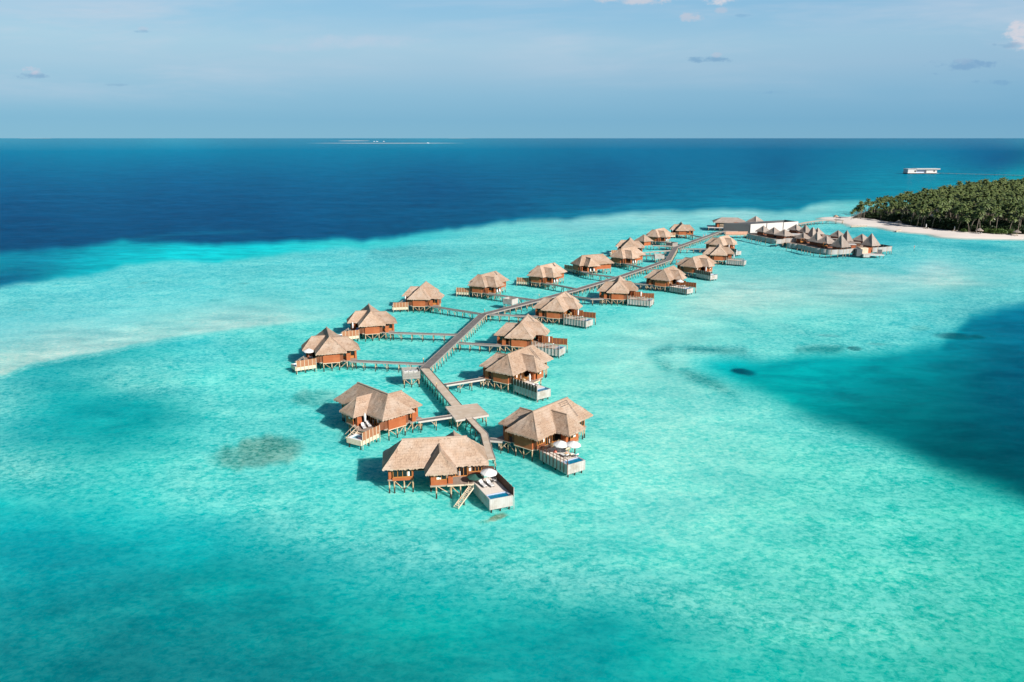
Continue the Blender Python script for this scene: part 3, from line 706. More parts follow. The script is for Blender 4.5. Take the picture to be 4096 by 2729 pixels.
JT={'V7':([(-22.9,200.0)],'outermost left villa'),'V6':([(-16.6,231.8)],'tall pointed villa behind the outermost left one'),
'V8':([(-10.7,261.2)],'villa beyond the first sharp bend, left side'),'V9':([(8.2,284.6)],'villa behind the grey tank crate'),'V10':([(25.2,306.5),(17.5,315.0)],'villa with three rods on its ridge'),
'V11':([(43.6,333.6),(34.9,340.7)],'side-on villa, kinked halfway'),'V12':([(59.6,359.0)],'villa overlapping the one behind it'),'V13':([(83.4,416.0)],'villa half hidden by another roof'),
'V14':([(93.2,439.0)],'villa behind the square pavilion'),'V15':([(113.0,473.5)],'farthest villa of the left row'),'V2':([(-4.4,146.3)],'villa with two parasols'),'V1':([(-12.6,159.9)],'villa with the jacuzzi deck behind the nearest'),
'V4':([(-16.0,181.9)],'villa with the dotted roof patch'),'V3':([(-15.4,222.1)],'villa behind the dotted roof'),'V5':([(-7.6,260.4)],'villa right of the first sharp bend'),
'V16':([(19.8,294.5),(29.0,286.5)],'villa with the bright orange end panel'),'V17':([(44.5,330.0),(49.3,318.8)],'villa with the single open parasol'),'V18':([(60.2,355.0)],'villa with the black screen beyond the single parasol'),'V19':([(79.2,383.0)],'villa before the last of the right row'),'V20':([(89.2,422.3)],'farthest villa of the right row')}
for n,(pts,w_) in JT.items():
    e1=loc2w(n,8.55,5.0)[:2]; e0=loc2w(n,9.9,5.2)[:2]
    P=list(pts)+[e1]
    walkway('narrow jetty to the '+w_,P,1.5,'pathgrey' if n not in('V13',) else 'pathpale',3.0,z=2.0,grp=GJ,curb='curb' if n in ('V1','V2','V4') else 'curbgrey',name='jetty',lean=False)
walkway('narrow jetty running left from the white cube crate behind a villa roof',[(79.0,391.8),(64.5,399.5)],1.2,'pathgrey',3.2,z=2.0,grp=GJ,lean=False)
# small pavilion with pyramid roof
px_,py_=72.6,438.6
t=thing('pavilion','small square pavilion with a pointed thatched roof among the left row','pavilion',(px_,py_,0),R(-52))
mb=MB(); s_=3.7; e=[(-s_,-s_,4.4),(s_,-s_,4.4),(s_,s_,4.4),(-s_,s_,4.4)]
for i in range(4): patch(mb,e[i],e[(i+1)%4],(0,0,7.7),(0,0,7.7),seed=3)
mb.add([(x*.9,y*.9,4.32) for x,y,z in e],[(3,2,1,0)]); mb.build('roof','thatch',t)
mb=MB(); mb.box(-2.7,2.7,-2.7,2.7,2.0,4.33); mb.build('wall','brown',t)
mb=MB(); mb.box(2.72,2.8,-2.6,2.6,2.0,3.9); mb.build('wall_panel','orange',t)
mb=MB(); mb.box(-3.2,3.2,-3.2,3.2,1.85,1.99); mb.build('floor','deckbrown',t)
piles(1,t,[(-2.8,-2.8),(2.8,-2.8),(2.8,2.8),(-2.8,2.8),(0,-2.8),(2.8,0)],1.85)
walkway('wide pale jetty from the boardwalk to the small pointed pavilion',[(90.6,432.0),(77.0,435.5)],2.2,'pathpale',3.0,z=2.0,grp=GJ,lean=False)

def crate(label,p,rz,sx,sy,mt,units,z0=1.95,z1=3.7,name='service_crate'):
    t=thing(name,label,'service crate',(p[0],p[1],0),rz,'service crates on stilts beside the boardwalk')
    mb=MB(); mb.box(-sx,sx,-sy,sy,z0-.12,z0); mb.build('floor','deckbrown',t)
    for (a,b) in (((-sx,-sy),(sx,-sy)),((sx,-sy),(sx,sy)),((sx,sy),(-sx,sy)),((-sx,sy),(-sx,-sy))):
        mb=MB(); a2=lerp(a,b,.012); b2=lerp(a,b,.988); l=math.hypot(b[0]-a[0],b[1]-a[1])
        if mt=='white': mb.wall(a2,b2,z0-.2,z1,.07)
        else:
            n=int(l/.16)
            for k in range(n+1): c=lerp(a2,b2,k/n); mb.box(c[0]-.055,c[0]+.055,c[1]-.055,c[1]+.055,z0-.15,z1)
            for z in (z0+.1,z0+.8,z1-.2): mb.wall(a2,b2,z,z+.09,.14)
        mb.build('side_panel','white' if mt=='white' else 'slat',t)
    piles(1,t,[(-sx+.3,-sy+.3),(sx-.3,-sy+.3),(sx-.3,sy-.3),(-sx+.3,sy-.3),(0,-sy+.3)],z0-.12,[((-sx+.4,-sy+.3),(-.1,-sy+.3)),((sx-.4,-sy+.3),(.1,-sy+.3)),((sx-.3,-sy+.4),(sx-.3,sy-.5))])
    if units:
        for k in range(units):
            x=-sx+.9+k*(2*sx-1.8)/max(1,units-1)
            a=math.cos(rz),math.sin(rz); X=p[0]+x*a[0]-(-.1)*a[1]; Y=p[1]+x*a[1]+(-.1)*a[0]
            u=thing('cooling_unit','white cooling unit, number %s from the left, in the first grey crate'%(['one','two','three'][k]),'cooling unit',(X,Y,z0),rz,'white cooling units in the first crate')
            u['label']='white cooling unit at the %s of the first slatted crate'%(['left end','middle','right end'][k])
            mb=MB(); mb.box(-.5,.5,-.6,.6,.05,1.45); mb.build('casing','acwhite',u)
            mb=MB(); mb.cyl((0,0,1.452),(0,0,1.50),.36,.36,16); mb.build('fan_grille','metal',u)
    return t
M['slat']=plain('greyed_slats',(.36,.33,.30),.25,2,.85)
crate('slatted grey crate holding three white cooling units at the first boardwalk corner',(-25.1,189.1),R(12),2.1,2.0,'slat',3)
crate('grey board crate half hidden behind the slanting boardwalk',(-.55,279.3),R(-36),2.0,1.9,'white',0)
crate('small white cube crate left of the short boardwalk section',(72.3,389.6),R(-2),2.3,2.0,'white',0)
crate('lattice sided crate beside the wide pale jetty near the square pavilion',(87.7,436.0),R(-50),2.2,2.2,'slat',0)
def lamp(label,p):
    t=thing('bollard_lamp',label,'lamp',p,0,'small bollard lamps on the boardwalk edge')
    mb=MB(); mb.cyl((0,0,0),(0,0,.95),.07,.07,8); mb.build('post','brown',t)
    mb=MB(); mb.box(-.13,.13,-.13,.13,.96,1.2); mb.cyl((0,0,1.2),(0,0,1.36),.2,.02,8); mb.build('lantern','straw',t)
lamp('small lantern at the first sharp boardwalk bend',(-9.2,262.0,2.06)); lamp('small lantern near the first tank crate corner',(-23.2,200.7,2.06))
lamp('small lantern halfway along the pale boardwalk section',(-17.8,179.0,2.06)); lamp('small lantern on the slanting boardwalk above a villa roof',(10.0,288.0,2.06))

# people on the far boardwalk
def person(label,p,rz,shirt,trousers):
    t=thing('person',label,'person',p,rz)
    V=[(0,0,.95),(0,0,1.15),(0,0,1.40),(0,0,1.52),(0,.01,1.66),(0,.0,1.76),(.19,0,1.40),(.25,.03,1.12),(.26,.12,.88),(-.19,0,1.40),(-.25,-.03,1.12),(-.26,.08,.88),(.10,0,.88),(.11,.10,.48),(.11,.06,.06),(.11,.2,.03),(-.10,0,.88),(-.11,-.06,.48),(-.11,-.22,.08),(-.11,-.10,.03)]
    E_=[(0,1),(1,2),(2,3),(3,4),(4,5),(2,6),(6,7),(7,8),(2,9),(9,10),(10,11),(0,12),(12,13),(13,14),(14,15),(0,16),(16,17),(17,18),(18,19)]
    Rr=[.15,.15,.17,.06,.10,.08,.065,.05,.035,.065,.05,.035,.09,.06,.045,.04,.09,.06,.045,.04]
    me=bpy.data.meshes.new('body'); me.from_pydata(V,E_,[]); me.skin_vertices.new() if hasattr(me.skin_vertices,'new') else None
    o=bpy.data.objects.new('body',me); COL.objects.link(o); o.parent=t
    md=o.modifiers.new('skin','SKIN'); sk=o.data.skin_vertices[0].data
    for i,r_ in enumerate(Rr): sk[i].radius=(r_,r_)
    sk[0].use_root=True; o.modifiers.new('sub','SUBSURF').levels=1; o.modifiers[-1].render_levels=1
    me.materials.append(M['skin'])
    mb=MB(); mb.cyl((0,0,.98),(0,0,1.44),.185,.21,12); mb.cyl((.19,0,1.42),(.245,.02,1.16),.085,.07,8); mb.cyl((-.19,0,1.42),(-.245,-.02,1.16),.085,.07,8); mb.build('shirt',shirt,t,True)
    mb=MB(); mb.cyl((0,0,.84),(0,0,.99),.18,.18,12); mb.cyl((.10,0,.90),(.11,.10,.5),.105,.08,8); mb.cyl((-.10,0,.90),(-.11,-.06,.5),.105,.08,8); mb.build('shorts',trousers,t,True)
    mb=MB(); mb.cyl((0,-.02,1.70),(0,-.02,1.82),.115,.07,10); mb.build('hair','hair',t,True)
M['pinkc']=plain('pink_cotton',(.80,.42,.45),.05,5,.9)
person('person in a pink top walking on the far boardwalk, the left one of two',(113.3,472.0,2.06),R(-30),'pinkc','fabric')
person('person in white walking on the far boardwalk, the right one of two',(115.4,474.6,2.06),R(-30),'fabric','fabric')

# ------------------------------------------------------------------ the spa, restaurant and white building
def K(x,y,z=0.): return W(2840+x/5.605,850+y/5.605,z)
def Lz(x,y,z=0.): return W(3180+x/5.605,860+y/5.605,z)
def kpx(x,y): return (2840+x/5.605,850+y/5.605)
def lpx(x,y): return (3180+x/5.605,860+y/5.605)
def pyramid(label,ap,xl,xr,yb,ze=3.9,trunc=0.,rot=30,walls=True,mt='thatchgrey'):
    """pointed roof: apex pixel, left/right extent and eave row of the front corner"""
    c=W(ap[0],yb,ze); dist=math.hypot(*c); s=(xr-xl)/F*math.hypot(dist,H)/ (math.cos(R(rot))+math.sin(R(rot)))
    u=(c[0]/dist,c[1]/dist); c=(c[0]+u[0]*s*.62,c[1]+u[1]*s*.62); zt=height_at(c,ap[1])
    t=thing('spa_pavilion',label,'pavilion',(c[0],c[1],0),R(rot),'pointed roofs of the spa')
    h=s/2; mb=MB(); e=[(-h,-h,ze),(h,-h,ze),(h,h,ze),(-h,h,ze)]; k=trunc
    tp=[(x*k,y*k,zt) for x,y,z in e]
    for i in range(4): patch(mb,e[i],e[(i+1)%4],tp[i],tp[(i+1)%4],du=1.0,amp=.05,sag=.35)
    if k: mb.add(tp,[(0,1,2,3)])
    mb.add([(x*.93,y*.93,ze-.1) for x,y,z in e],[(3,2,1,0)])
    mb.build('roof',mt,t)
    w=h*.74; mb=MB(); mb.box(-w,w,-w,w,1.7,ze-.1); mb.build('wall','dark' if not walls else 'brown',t)
    mb=MB(); mb.box(w+.02,w+.08,-w*.5,w*.5,2.3,ze-.5); mb.build('wall_panel','orange',t)
    mb=MB()
    for k_ in range(4): mb.box(-w*.7+k_*w*.4,-w*.7+k_*w*.4+w*.28,-w-.06,-w-.02,2.2,ze-.4)
    mb.build('window','glass',t)
    return t
def kp(l,ax,ay,x0,x1,yb,**k): return pyramid(l,kpx(ax,ay),kpx(x0,0)[0],kpx(x1,0)[0],kpx(0,yb)[1],**k)
def lp(l,ax,ay,x0,x1,yb,**k): return pyramid(l,lpx(ax,ay),lpx(x0,0)[0],lpx(x1,0)[0],lpx(0,yb)[1],**k)
kp('low grey pointed roof directly before the first white wall panel',1190,292,1005,1320,437)
kp('low grey pointed roof before the middle white wall panel',1425,328,1225,1590,485)
kp('wide low grey roof before the third white wall panel',1660,375,1450,1850,525)
kp('low grey pointed roof at the far right end of the white walls',1925,262,1710,2050,400)
kp('tall narrow grey roof right of the white walls',2130,270,1965,2230,450,ze=3.5)
lp('tall grey roof with a cut-off flat white top',385,285,255,465,480,trunc=.22)
lp('grey pointed roof just behind the cut-off roof',500,282,420,690,430)
lp('grey roof with an orange dormer window at the left of the scalloped fence',180,390,-10,335,540,ze=4.3)
lp('tall steep grey roof between the two roofs with orange dormers',480,375,285,640,605)
lp('grey roof with an orange dormer window near the middle of the fence',690,460,470,900,640,ze=4.3)
lp('low grey pointed roof on the far side beyond the fence middle',955,340,760,1095,490)
lp('tall grey roof immediately behind the nearest steep spa roof',1145,335,1030,1290,585)
lp('nearest steep grey spa roof standing over the white fence',1015,440,800,1200,722)
lp('low grey pointed roof behind the landing deck',1490,420,1265,1650,585)
lp('rightmost tall steep grey roof of the spa',1693,405,1520,1885,690)
for (c,lab,z) in ((Lz(165,600,3.0),'orange dormer bay under the left grey spa roof',3.),(Lz(670,690,3.0),'orange dormer bay under the middle grey spa roof',3.)):
    t=thing('dormer_bay',lab,'bay window',(c[0],c[1],2.6),R(-8)); mb=MB(); mb.box(-.9,.9,-.1,1.6,0,.7); mb.box(-.9,-.75,-.1,.1,.7,1.9); mb.box(.75,.9,-.1,.1,.7,1.9); mb.box(-.9,.9,-.1,.1,1.9,2.05); mb.build('frame','frame',t)
    mb=MB(); mb.box(-.74,.74,0,.05,.7,1.9); mb.build('pane','glass',t)
    piles(1,t,[(0,.8)],0)
# scalloped fences
def scallop(label,pts,zt=4.0,zb=1.55,bulge=.55,mt='fencepale'):
    o0=pts[0]; t=thing('scalloped_fence',label,'fence',(o0[0],o0[1],0),0,'curved pale fences round the spa')
    P=[(x-o0[0],y-o0[1]) for x,y in pts]
    # resample into bays of ~3.4 m
    bays=[]
    for i in range(len(P)-1):
        (d,l)=unit(P[i],P[i+1]); n=max(1,round(l/3.6))
        bays+=[(lerp(P[i],P[i+1],k/n),lerp(P[i],P[i+1],(k+1)/n)) for k in range(n)]
    for a,b in bays:
        (d,l)=unit(a,b); nn=(d[1],-d[0]); n=6; mb=MB(); q=[]
        for k in range(n+1):
            s=k/n; bu=bulge*math.sin(math.pi*s)**.7 if 0<s<1 else 0; c=lerp(a,b,.04+.92*s); q.append((c[0]+nn[0]*bu,c[1]+nn[1]*bu))
        vs=[(x,y,zb+ (.0 if j==0 else 0)) for j,(x,y) in enumerate(q)]+[(x,y,zt) for x,y in q]
        th=[(x-nn[0]*.1,y-nn[1]*.1) for x,y in q]; vs+=[(x,y,zb) for x,y in th]+[(x,y,zt) for x,y in th]; m=n+1
        f=[(k,k+1,m+k+1,m+k) for k in range(n)]+[(2*m+k+1,2*m+k,3*m+k,3*m+k+1) for k in range(n)]+[(m+k,m+k+1,3*m+k+1,3*m+k) for k in range(n)]+[(k+1,k,2*m+k,2*m+k+1) for k in range(n)]+[(0,m,3*m,2*m),(n,2*m+n,3*m+n,m+n)]
        mb.add(vs,f); mb.build('panel',mt,t)
        mb=MB(); mb.cyl((a[0],a[1],-1.5),(a[0],a[1],zt+.05),.12,.10,6); mb.build('post','post',t)
    return t
kl=lambda L_:[K(x,y,4.0) for x,y in L_]; ll=lambda L_:[Lz(x,y,4.0) for x,y in L_]
scallop('shaded scalloped fence running from the pink brown wall past the first grey roofs',kl([(840,470),(940,500),(1040,515),(1150,540),(1255,560),(1375,585),(1490,600)]))
scallop('short sunlit pale fence before the wide low roof',kl([(1490,606),(1620,602),(1690,578),(1940,578)]),bulge=.15)
scallop('long scalloped grey fence curving round the spa front into the sun',ll([(-185,625),(-60,640),(60,650),(160,668),(290,700),(430,735),(570,750),(700,768)]))
scallop('sunlit white fence below the nearest steep spa roof',ll([(700,772),(820,782),(970,777),(1090,775),(1150,766),(1310,748),(1400,730)]),bulge=.3)
scallop('sunlit white fence at the right end of the spa',ll([(1745,732),(1960,722),(2175,702)]),bulge=.3)
scallop('dark rear fence at the right end of the spa',ll([(2175,700),(2140,690),(1990,665),(1875,655)]),bulge=.1,mt='slate')
# spa platform
pl=[K(840,500,1.7),K(1040,545,1.7),K(1255,590,1.7),K(1490,640,1.7),K(1650,620,1.7),Lz(-180,655,1.7),Lz(60,690,1.7),Lz(290,740,1.7),Lz(570,790,1.7),Lz(820,820,1.7),Lz(1150,800,1.7),Lz(1400,770,1.7),Lz(1960,760,1.7),Lz(2165,740,1.7),Lz(2140,712,1.7),Lz(1880,650,1.7),Lz(1500,560,1.7),Lz(1000,500,1.7),Lz(690,440,1.7),Lz(200,330,1.7),K(1960,400,1.7),K(1600,430,1.7),K(900,470,1.7)]
t=thing('spa_platform','broad timber platform carrying the grey spa roofs','platform',(pl[0][0],pl[0][1],0))
mb=MB(); mb.prism([(x-pl[0][0],y-pl[0][1]) for x,y in pl],1.45,1.68); mb.build('deck','deckbrown',t)
for k in range(40):
    i=random.randrange(len(pl)); p=lerp(pl[i],pl[(i+1)%len(pl)],random.random()); c=(225,470); p=lerp(p,(p[0]*.99,p[1]*1.003),1)
    mb=MB(); mb.cyl((p[0]-pl[0][0],p[1]-pl[0][1]+.6,-1.5),(p[0]-pl[0][0],p[1]-pl[0][1]+.6,1.45),.15,.15,6); mb.build('stilt','post',t)
# flat roofed rooms between
for (a,w_,d_,h_,rz,m1,lab) in ((Lz(1235,660,4.0),5.5,4.5,4.2,-10,'concrete','low room with a white roof and coral red wall beside the nearest steep roof'),(Lz(830,540,3.6),7,5,3.8,-12,'slate','low flat grey roof between the middle dormer roof and the nearest steep one'),(Lz(1290,620,3.4),8,5,3.6,-12,'slate','low flat grey roof behind the coral red wall'),(Lz(40,430,3.5),8,6,3.6,-12,'concrete','low flat pale roof behind the left dormer roof'),(K(1900,520,3.4),9,5,3.5,-12,'slate','low flat grey roof right of the wide low spa roof')):
    t=thing('flat_roofed_room',lab,'building',(a[0],a[1],0),R(rz),'low flat roofs of the spa')
    mb=MB(); mb.box(-w_/2,w_/2,-d_/2,d_/2,h_-.25,h_); mb.build('roof','thatchgrey' if m1=='slate' else m1,t); mb=MB(); mb.box(-w_/2+.3,w_/2-.3,-d_/2+.3,d_/2-.3,1.69,h_-.25); mb.build('wall','orange' if 'coral' in lab and 'behind' not in lab else 'dark',t)
    mb=MB(); mb.box(-w_/4,w_/4-1,-d_/2+.24,-d_/2+.29,1.9,h_-.6); mb.build('door','glass',t)
# landing deck of the spa
a=Lz(1650,840,2.2); t=thing('landing_deck','pale landing deck with wall stubs below the rightmost spa roofs','deck',(a[0],a[1],0),R(-3))
wd=lambda n:n/5.605/F*math.hypot(*a)
mb=MB(); x0,x1=-wd(140),wd(275); mb.box(x0,x1,-3.2,3.2,1.0,1.4); mb.build('deck','concrete',t)
mb=MB(); mb.box(x0,x0+wd(120),-3.25,-3.05,.1,1.5); mb.box(x0-.1,x0,-3.25,3.2,.1,1.5); mb.build('skirt','white',t)
mb=MB(); mb.box(x0-3.0,x0-.2,-1.5,4.5,.4,3.9); mb.build('side_wall','slate',t)
mb=MB(); mb.box(x0-.1,x0+3.8,1.5,5.5,1.42,4.2); mb.build('cabin','cream',t)
mb=MB(); mb.box(wd(5),wd(95),2.8,5.5,1.42,4.1); mb.build('cabin_wall','orange',t)
mb=MB(); mb.box(wd(190),wd(275),.5,.7,1.42,3.6); mb.build('dark_screen','slate',t)
piles(1,t,[(x0+.5,-2.6),(0,-2.8),(wd(100),-2.8),(wd(190),-2.8),(x1-.4,-2.8),(x1-.4,2.6),(0,2.6)],1.0)
# white building
P0=K(560,400,0);
pa,pb,pc,pd=K(895,462,1.2),K(660,390,1.2),K(1962,400,1.2),K(1720,320,1.2)
zt=height_at(pa,kpx(0,264)[1])
def wallthing():
    t=thing('white_building','white walled building with three tall blank panels behind the spa','building',(pa[0],pa[1],0))
    o=lambda p:(p[0]-pa[0],p[1]-pa[1]); A=o(pa); 
    # front wall direction from the bottom pixels
    C=(K(1960,395,1.2)[0]-pa[0],K(1960,395,1.2)[1]-pa[1])
    (d,l)=unit(A,C); n=(-d[1],d[0]); q=lambda s,u:(A[0]+d[0]*s+n[0]*u,A[1]+d[1]*s+n[1]*u)
    cuts=[0,.325,.34,.675,.69,1.0]
    for i in (0,2,4):
        mb=MB(); mb.wall(q(l*cuts[i],0),q(l*cuts[i+1],0),1.2,zt,.35); mb.build('wall_panel','concrete',t)
    mb=MB(); mb.wall(q(l*.325,.5),q(l*.34,.5),1.2,zt-.3,.3); mb.wall(q(l*.675,.5),q(l*.69,.5),1.2,zt-.3,.3); mb.build('recess','dark',t)
    D=12.
    mb=MB(); mb.wall(q(-.3,0.3),q(-11,D),1.2,zt,.35) ; mb.build('side_wall','slate',t)
    mb=MB(); mb.wall(q(-11,D+.2),q(l,D+.2),1.2,zt-.2,.3); mb.wall(q(l,.3),q(l,D),1.2,zt,.3); mb.build('rear_wall','slate',t)
    mb=MB(); mb.prism([q(-1,.5),q(l*.66,.5),q(l*.66,D-.2),q(-9.5,D-.2)],zt-1.0,zt-.6); mb.build('roof','slate' ,t)
    mb=MB(); mb.prism([q(-1,.5),q(l-.3,.5),q(l-.3,D-.2),q(-9.5,D-.2)],.9,1.2); mb.build('floor','deckbrown',t)
    for k in range(9): piles(1,t,[q(l*k/8-.2,.6)],1.0)
    return q,l
wallthing()
# restaurant with long hipped roof
pz=5.2
e0=K(80,222,pz); e1=K(830,236,pz); (d,l)=unit(e0,e1); n=(-d[1],d[0])
t=thing('restaurant','long hipped restaurant roof left of the white walled building','building',(e0[0],e0[1],0),math.atan2(d[1],d[0]))
Wd=14.; zt2=height_at((e0[0]+d[0]*l/2+n[0]*Wd/2,e0[1]+d[1]*l/2+n[1]*Wd/2),kpx(0,112)[1])
mb=MB(); e=[(0,0,pz),(l,0,pz),(l,Wd,pz),(0,Wd,pz)]; r0,r1=(5.5,Wd/2,zt2),(l-5.5,Wd/2,zt2)
patch(mb,e[0],e[1],r0,r1,du=1.2,sag=.2);patch(mb,e[1],e[2],r1,r1,du=1.2);patch(mb,e[2],e[3],r1,r0,du=1.2);patch(mb,e[3],e[0],r0,r0,du=1.2)
mb.add([(.5,.5,pz-.1),(l-.5,.5,pz-.1),(l-.5,Wd-.5,pz-.1),(.5,Wd-.5,pz-.1)],[(3,2,1,0)]); mb.build('roof','thatchgrey',t)
mb=MB(); mb.box(2.,l-1,2.5,Wd-1.5,1.9,pz-.1); mb.build('wall','dark',t)
mb=MB(); mb.box(2.4,3.8,1.2,2.45,1.9,pz-.1); mb.box(l*.62,l*.76,-3.5,2.4,2.6,5.4); mb.build('orange_wall','orange',t)
mb=MB()
for k in range(9): mb.box(4.2+k*.55,4.35+k*.55,1.0,1.15,1.9,4.4)
mb.box(4.2,8.8,.95,1.2,3.5,3.7); mb.box(4.2,8.8,.95,1.2,4.4,4.5); mb.build('balustrade','cream',t)
mb=MB(); mb.box(-3.5,l,-1.2,Wd,1.6,1.88); mb.build('floor','concrete',t)
piles(1,t,[(-3,-.8),(1,-.8),(4,-.8),(8,-.8),(12,-.8),(16,-.8),(20,-.8),(-3,6)],1.6,[((4,-.8),(5.6,-.8)),((8,-.8),(6.4,-.8))])
kp('broad grey pyramid roof rising behind the white walled building',1020,78,800,1180,225,ze=6.0)
# pink brown wall and landing left of the fence
a,b=K(345,505,1.6),K(850,500,1.6)
t=thing('timber_fence','pink brown board fence between the boardwalk end and the spa','fence',(a[0],a[1],0))
(d,l)=unit(a,b)
mb=MB(); mb.wall((0,0),(d[0]*l*.98,d[1]*l*.98),1.9,3.6,.12); mb.build('boards','screen2',t) if 'screen2' in M else None
M['screen2']=wood('pinkish_timber',(.42,.22,.15),(.56,.33,.24),0,.3,.8,.3)
if 'boards' not in [c.name for c in t.children]: mb.build('boards','screen2',t)
mb=MB(); mb.prism([(0,-.3),(l*d[0]*.95,l*d[1]*.95-.3),(l*d[0]*.80,l*d[1]*.80-2.4),(0,-1.4)][::-1] if False else [(0,-1.4),(l*d[0]*.85,l*d[1]*.85-2.0),(l*d[0]*.95,l*d[1]*.95-.3),(0,-.3)],1.5,1.75); mb.build('walk','cream',t)
for k in range(7): piles(1,t,[(d[0]*l*k/6.2,d[1]*l*k/6.2-.8)],1.5)
# long pier to the island
pp=[W(3189,899,2.0),W(3225,891,2.0),W(3262,885.5,2.0),W(3305,882,2.0),W(3340,881.5,2.0),W(3374,883,2.0)]
walkway('long curved pier from the white building to the beach',pp,3.0,'pathpale',4.2,z=2.2,name='pier',cat='pier',lean=True)

# ------------------------------------------------------------------ seabed, water and island
def vpx(v): return v*1.7408
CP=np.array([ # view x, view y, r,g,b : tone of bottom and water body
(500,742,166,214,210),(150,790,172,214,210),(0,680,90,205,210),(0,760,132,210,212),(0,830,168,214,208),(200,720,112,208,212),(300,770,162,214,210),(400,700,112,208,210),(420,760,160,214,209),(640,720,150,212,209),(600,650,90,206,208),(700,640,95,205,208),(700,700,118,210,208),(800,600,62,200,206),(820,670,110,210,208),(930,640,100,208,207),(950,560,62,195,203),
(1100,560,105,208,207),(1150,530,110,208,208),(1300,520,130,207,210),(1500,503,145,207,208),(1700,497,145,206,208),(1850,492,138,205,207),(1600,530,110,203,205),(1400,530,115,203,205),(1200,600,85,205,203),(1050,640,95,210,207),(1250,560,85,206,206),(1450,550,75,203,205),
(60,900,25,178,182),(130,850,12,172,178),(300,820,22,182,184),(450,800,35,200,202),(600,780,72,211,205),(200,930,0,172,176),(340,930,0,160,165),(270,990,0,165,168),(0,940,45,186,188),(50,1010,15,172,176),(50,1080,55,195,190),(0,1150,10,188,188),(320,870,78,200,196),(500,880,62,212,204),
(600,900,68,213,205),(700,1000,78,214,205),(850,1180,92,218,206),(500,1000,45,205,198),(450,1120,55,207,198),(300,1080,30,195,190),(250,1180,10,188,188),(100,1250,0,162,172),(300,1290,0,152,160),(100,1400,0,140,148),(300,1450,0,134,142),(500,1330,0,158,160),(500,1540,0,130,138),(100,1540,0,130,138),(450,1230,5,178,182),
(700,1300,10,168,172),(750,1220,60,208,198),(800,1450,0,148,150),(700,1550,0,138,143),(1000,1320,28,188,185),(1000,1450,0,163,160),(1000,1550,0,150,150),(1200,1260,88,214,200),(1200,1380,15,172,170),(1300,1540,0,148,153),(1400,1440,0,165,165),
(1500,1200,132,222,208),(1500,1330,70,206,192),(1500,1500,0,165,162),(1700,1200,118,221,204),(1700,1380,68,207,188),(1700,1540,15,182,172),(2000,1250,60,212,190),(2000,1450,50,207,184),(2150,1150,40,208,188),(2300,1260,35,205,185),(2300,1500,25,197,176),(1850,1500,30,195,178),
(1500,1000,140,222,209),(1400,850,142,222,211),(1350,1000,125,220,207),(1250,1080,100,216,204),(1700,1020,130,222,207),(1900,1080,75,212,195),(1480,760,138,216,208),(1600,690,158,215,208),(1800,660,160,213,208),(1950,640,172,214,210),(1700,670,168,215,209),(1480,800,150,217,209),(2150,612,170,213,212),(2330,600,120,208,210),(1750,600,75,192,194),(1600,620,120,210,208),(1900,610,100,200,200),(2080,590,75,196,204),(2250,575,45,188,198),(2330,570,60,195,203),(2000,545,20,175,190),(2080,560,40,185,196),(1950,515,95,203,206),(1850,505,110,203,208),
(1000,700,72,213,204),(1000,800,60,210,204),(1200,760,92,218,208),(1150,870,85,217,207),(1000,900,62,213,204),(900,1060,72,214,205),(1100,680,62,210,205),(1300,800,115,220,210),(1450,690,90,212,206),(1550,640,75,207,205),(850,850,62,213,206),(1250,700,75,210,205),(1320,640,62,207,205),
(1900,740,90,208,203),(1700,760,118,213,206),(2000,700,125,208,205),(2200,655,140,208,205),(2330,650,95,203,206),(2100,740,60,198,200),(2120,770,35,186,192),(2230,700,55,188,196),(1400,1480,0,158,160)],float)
DEEP=np.array([(0,322,25,142,178),(0,345,0,124,165),(0,400,0,102,148),(0,480,0,82,130),(0,570,0,74,118),(0,620,0,88,128),(400,322,25,144,178),(400,345,0,126,165),(400,400,0,98,144),(400,500,0,78,124),(600,420,0,92,138),(600,520,0,78,124),(1000,322,22,140,174),(1000,345,0,118,158),(1000,430,0,84,130),(1000,510,0,84,126),(1200,480,0,90,132),(1400,345,0,110,152),(1400,400,0,90,134),(1400,460,0,98,140),(1700,345,0,106,148),(1800,390,0,96,138),(1700,440,0,112,148),(1850,400,0,108,146),(2000,420,0,130,160),(2200,410,0,132,160),(2330,400,0,146,168),(2350,330,10,124,162),(2350,350,0,98,140),(2300,380,0,98,142),(1950,450,0,126,156),(1500,470,0,106,142),(1300,485,0,100,138)],float)  # rows nearest the horizon lightened: haze and sky reflection put into the colour
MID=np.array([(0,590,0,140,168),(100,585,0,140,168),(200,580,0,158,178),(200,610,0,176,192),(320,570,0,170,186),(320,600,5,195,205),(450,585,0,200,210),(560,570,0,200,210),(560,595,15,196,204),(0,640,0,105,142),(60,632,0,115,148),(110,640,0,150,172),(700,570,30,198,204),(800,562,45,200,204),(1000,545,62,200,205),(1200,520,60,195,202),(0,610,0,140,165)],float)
BAS=np.array([(1600,842,30,190,186),(1640,845,0,172,174),(1700,870,0,164,164),(1760,850,0,156,159),(1800,905,0,162,160),(1850,860,0,152,156),(1900,905,0,140,146),(1950,850,0,146,152),(2000,880,0,126,134),(2100,840,0,124,136),(2150,900,0,108,120),(2300,860,0,94,118),(2200,800,0,120,138),(2330,760,0,112,140),(2300,710,0,116,146),(2000,960,0,108,115),(2200,1020,0,84,96),(2340,1100,0,78,90),(2340,950,0,84,106),(1880,940,0,132,136)],float)
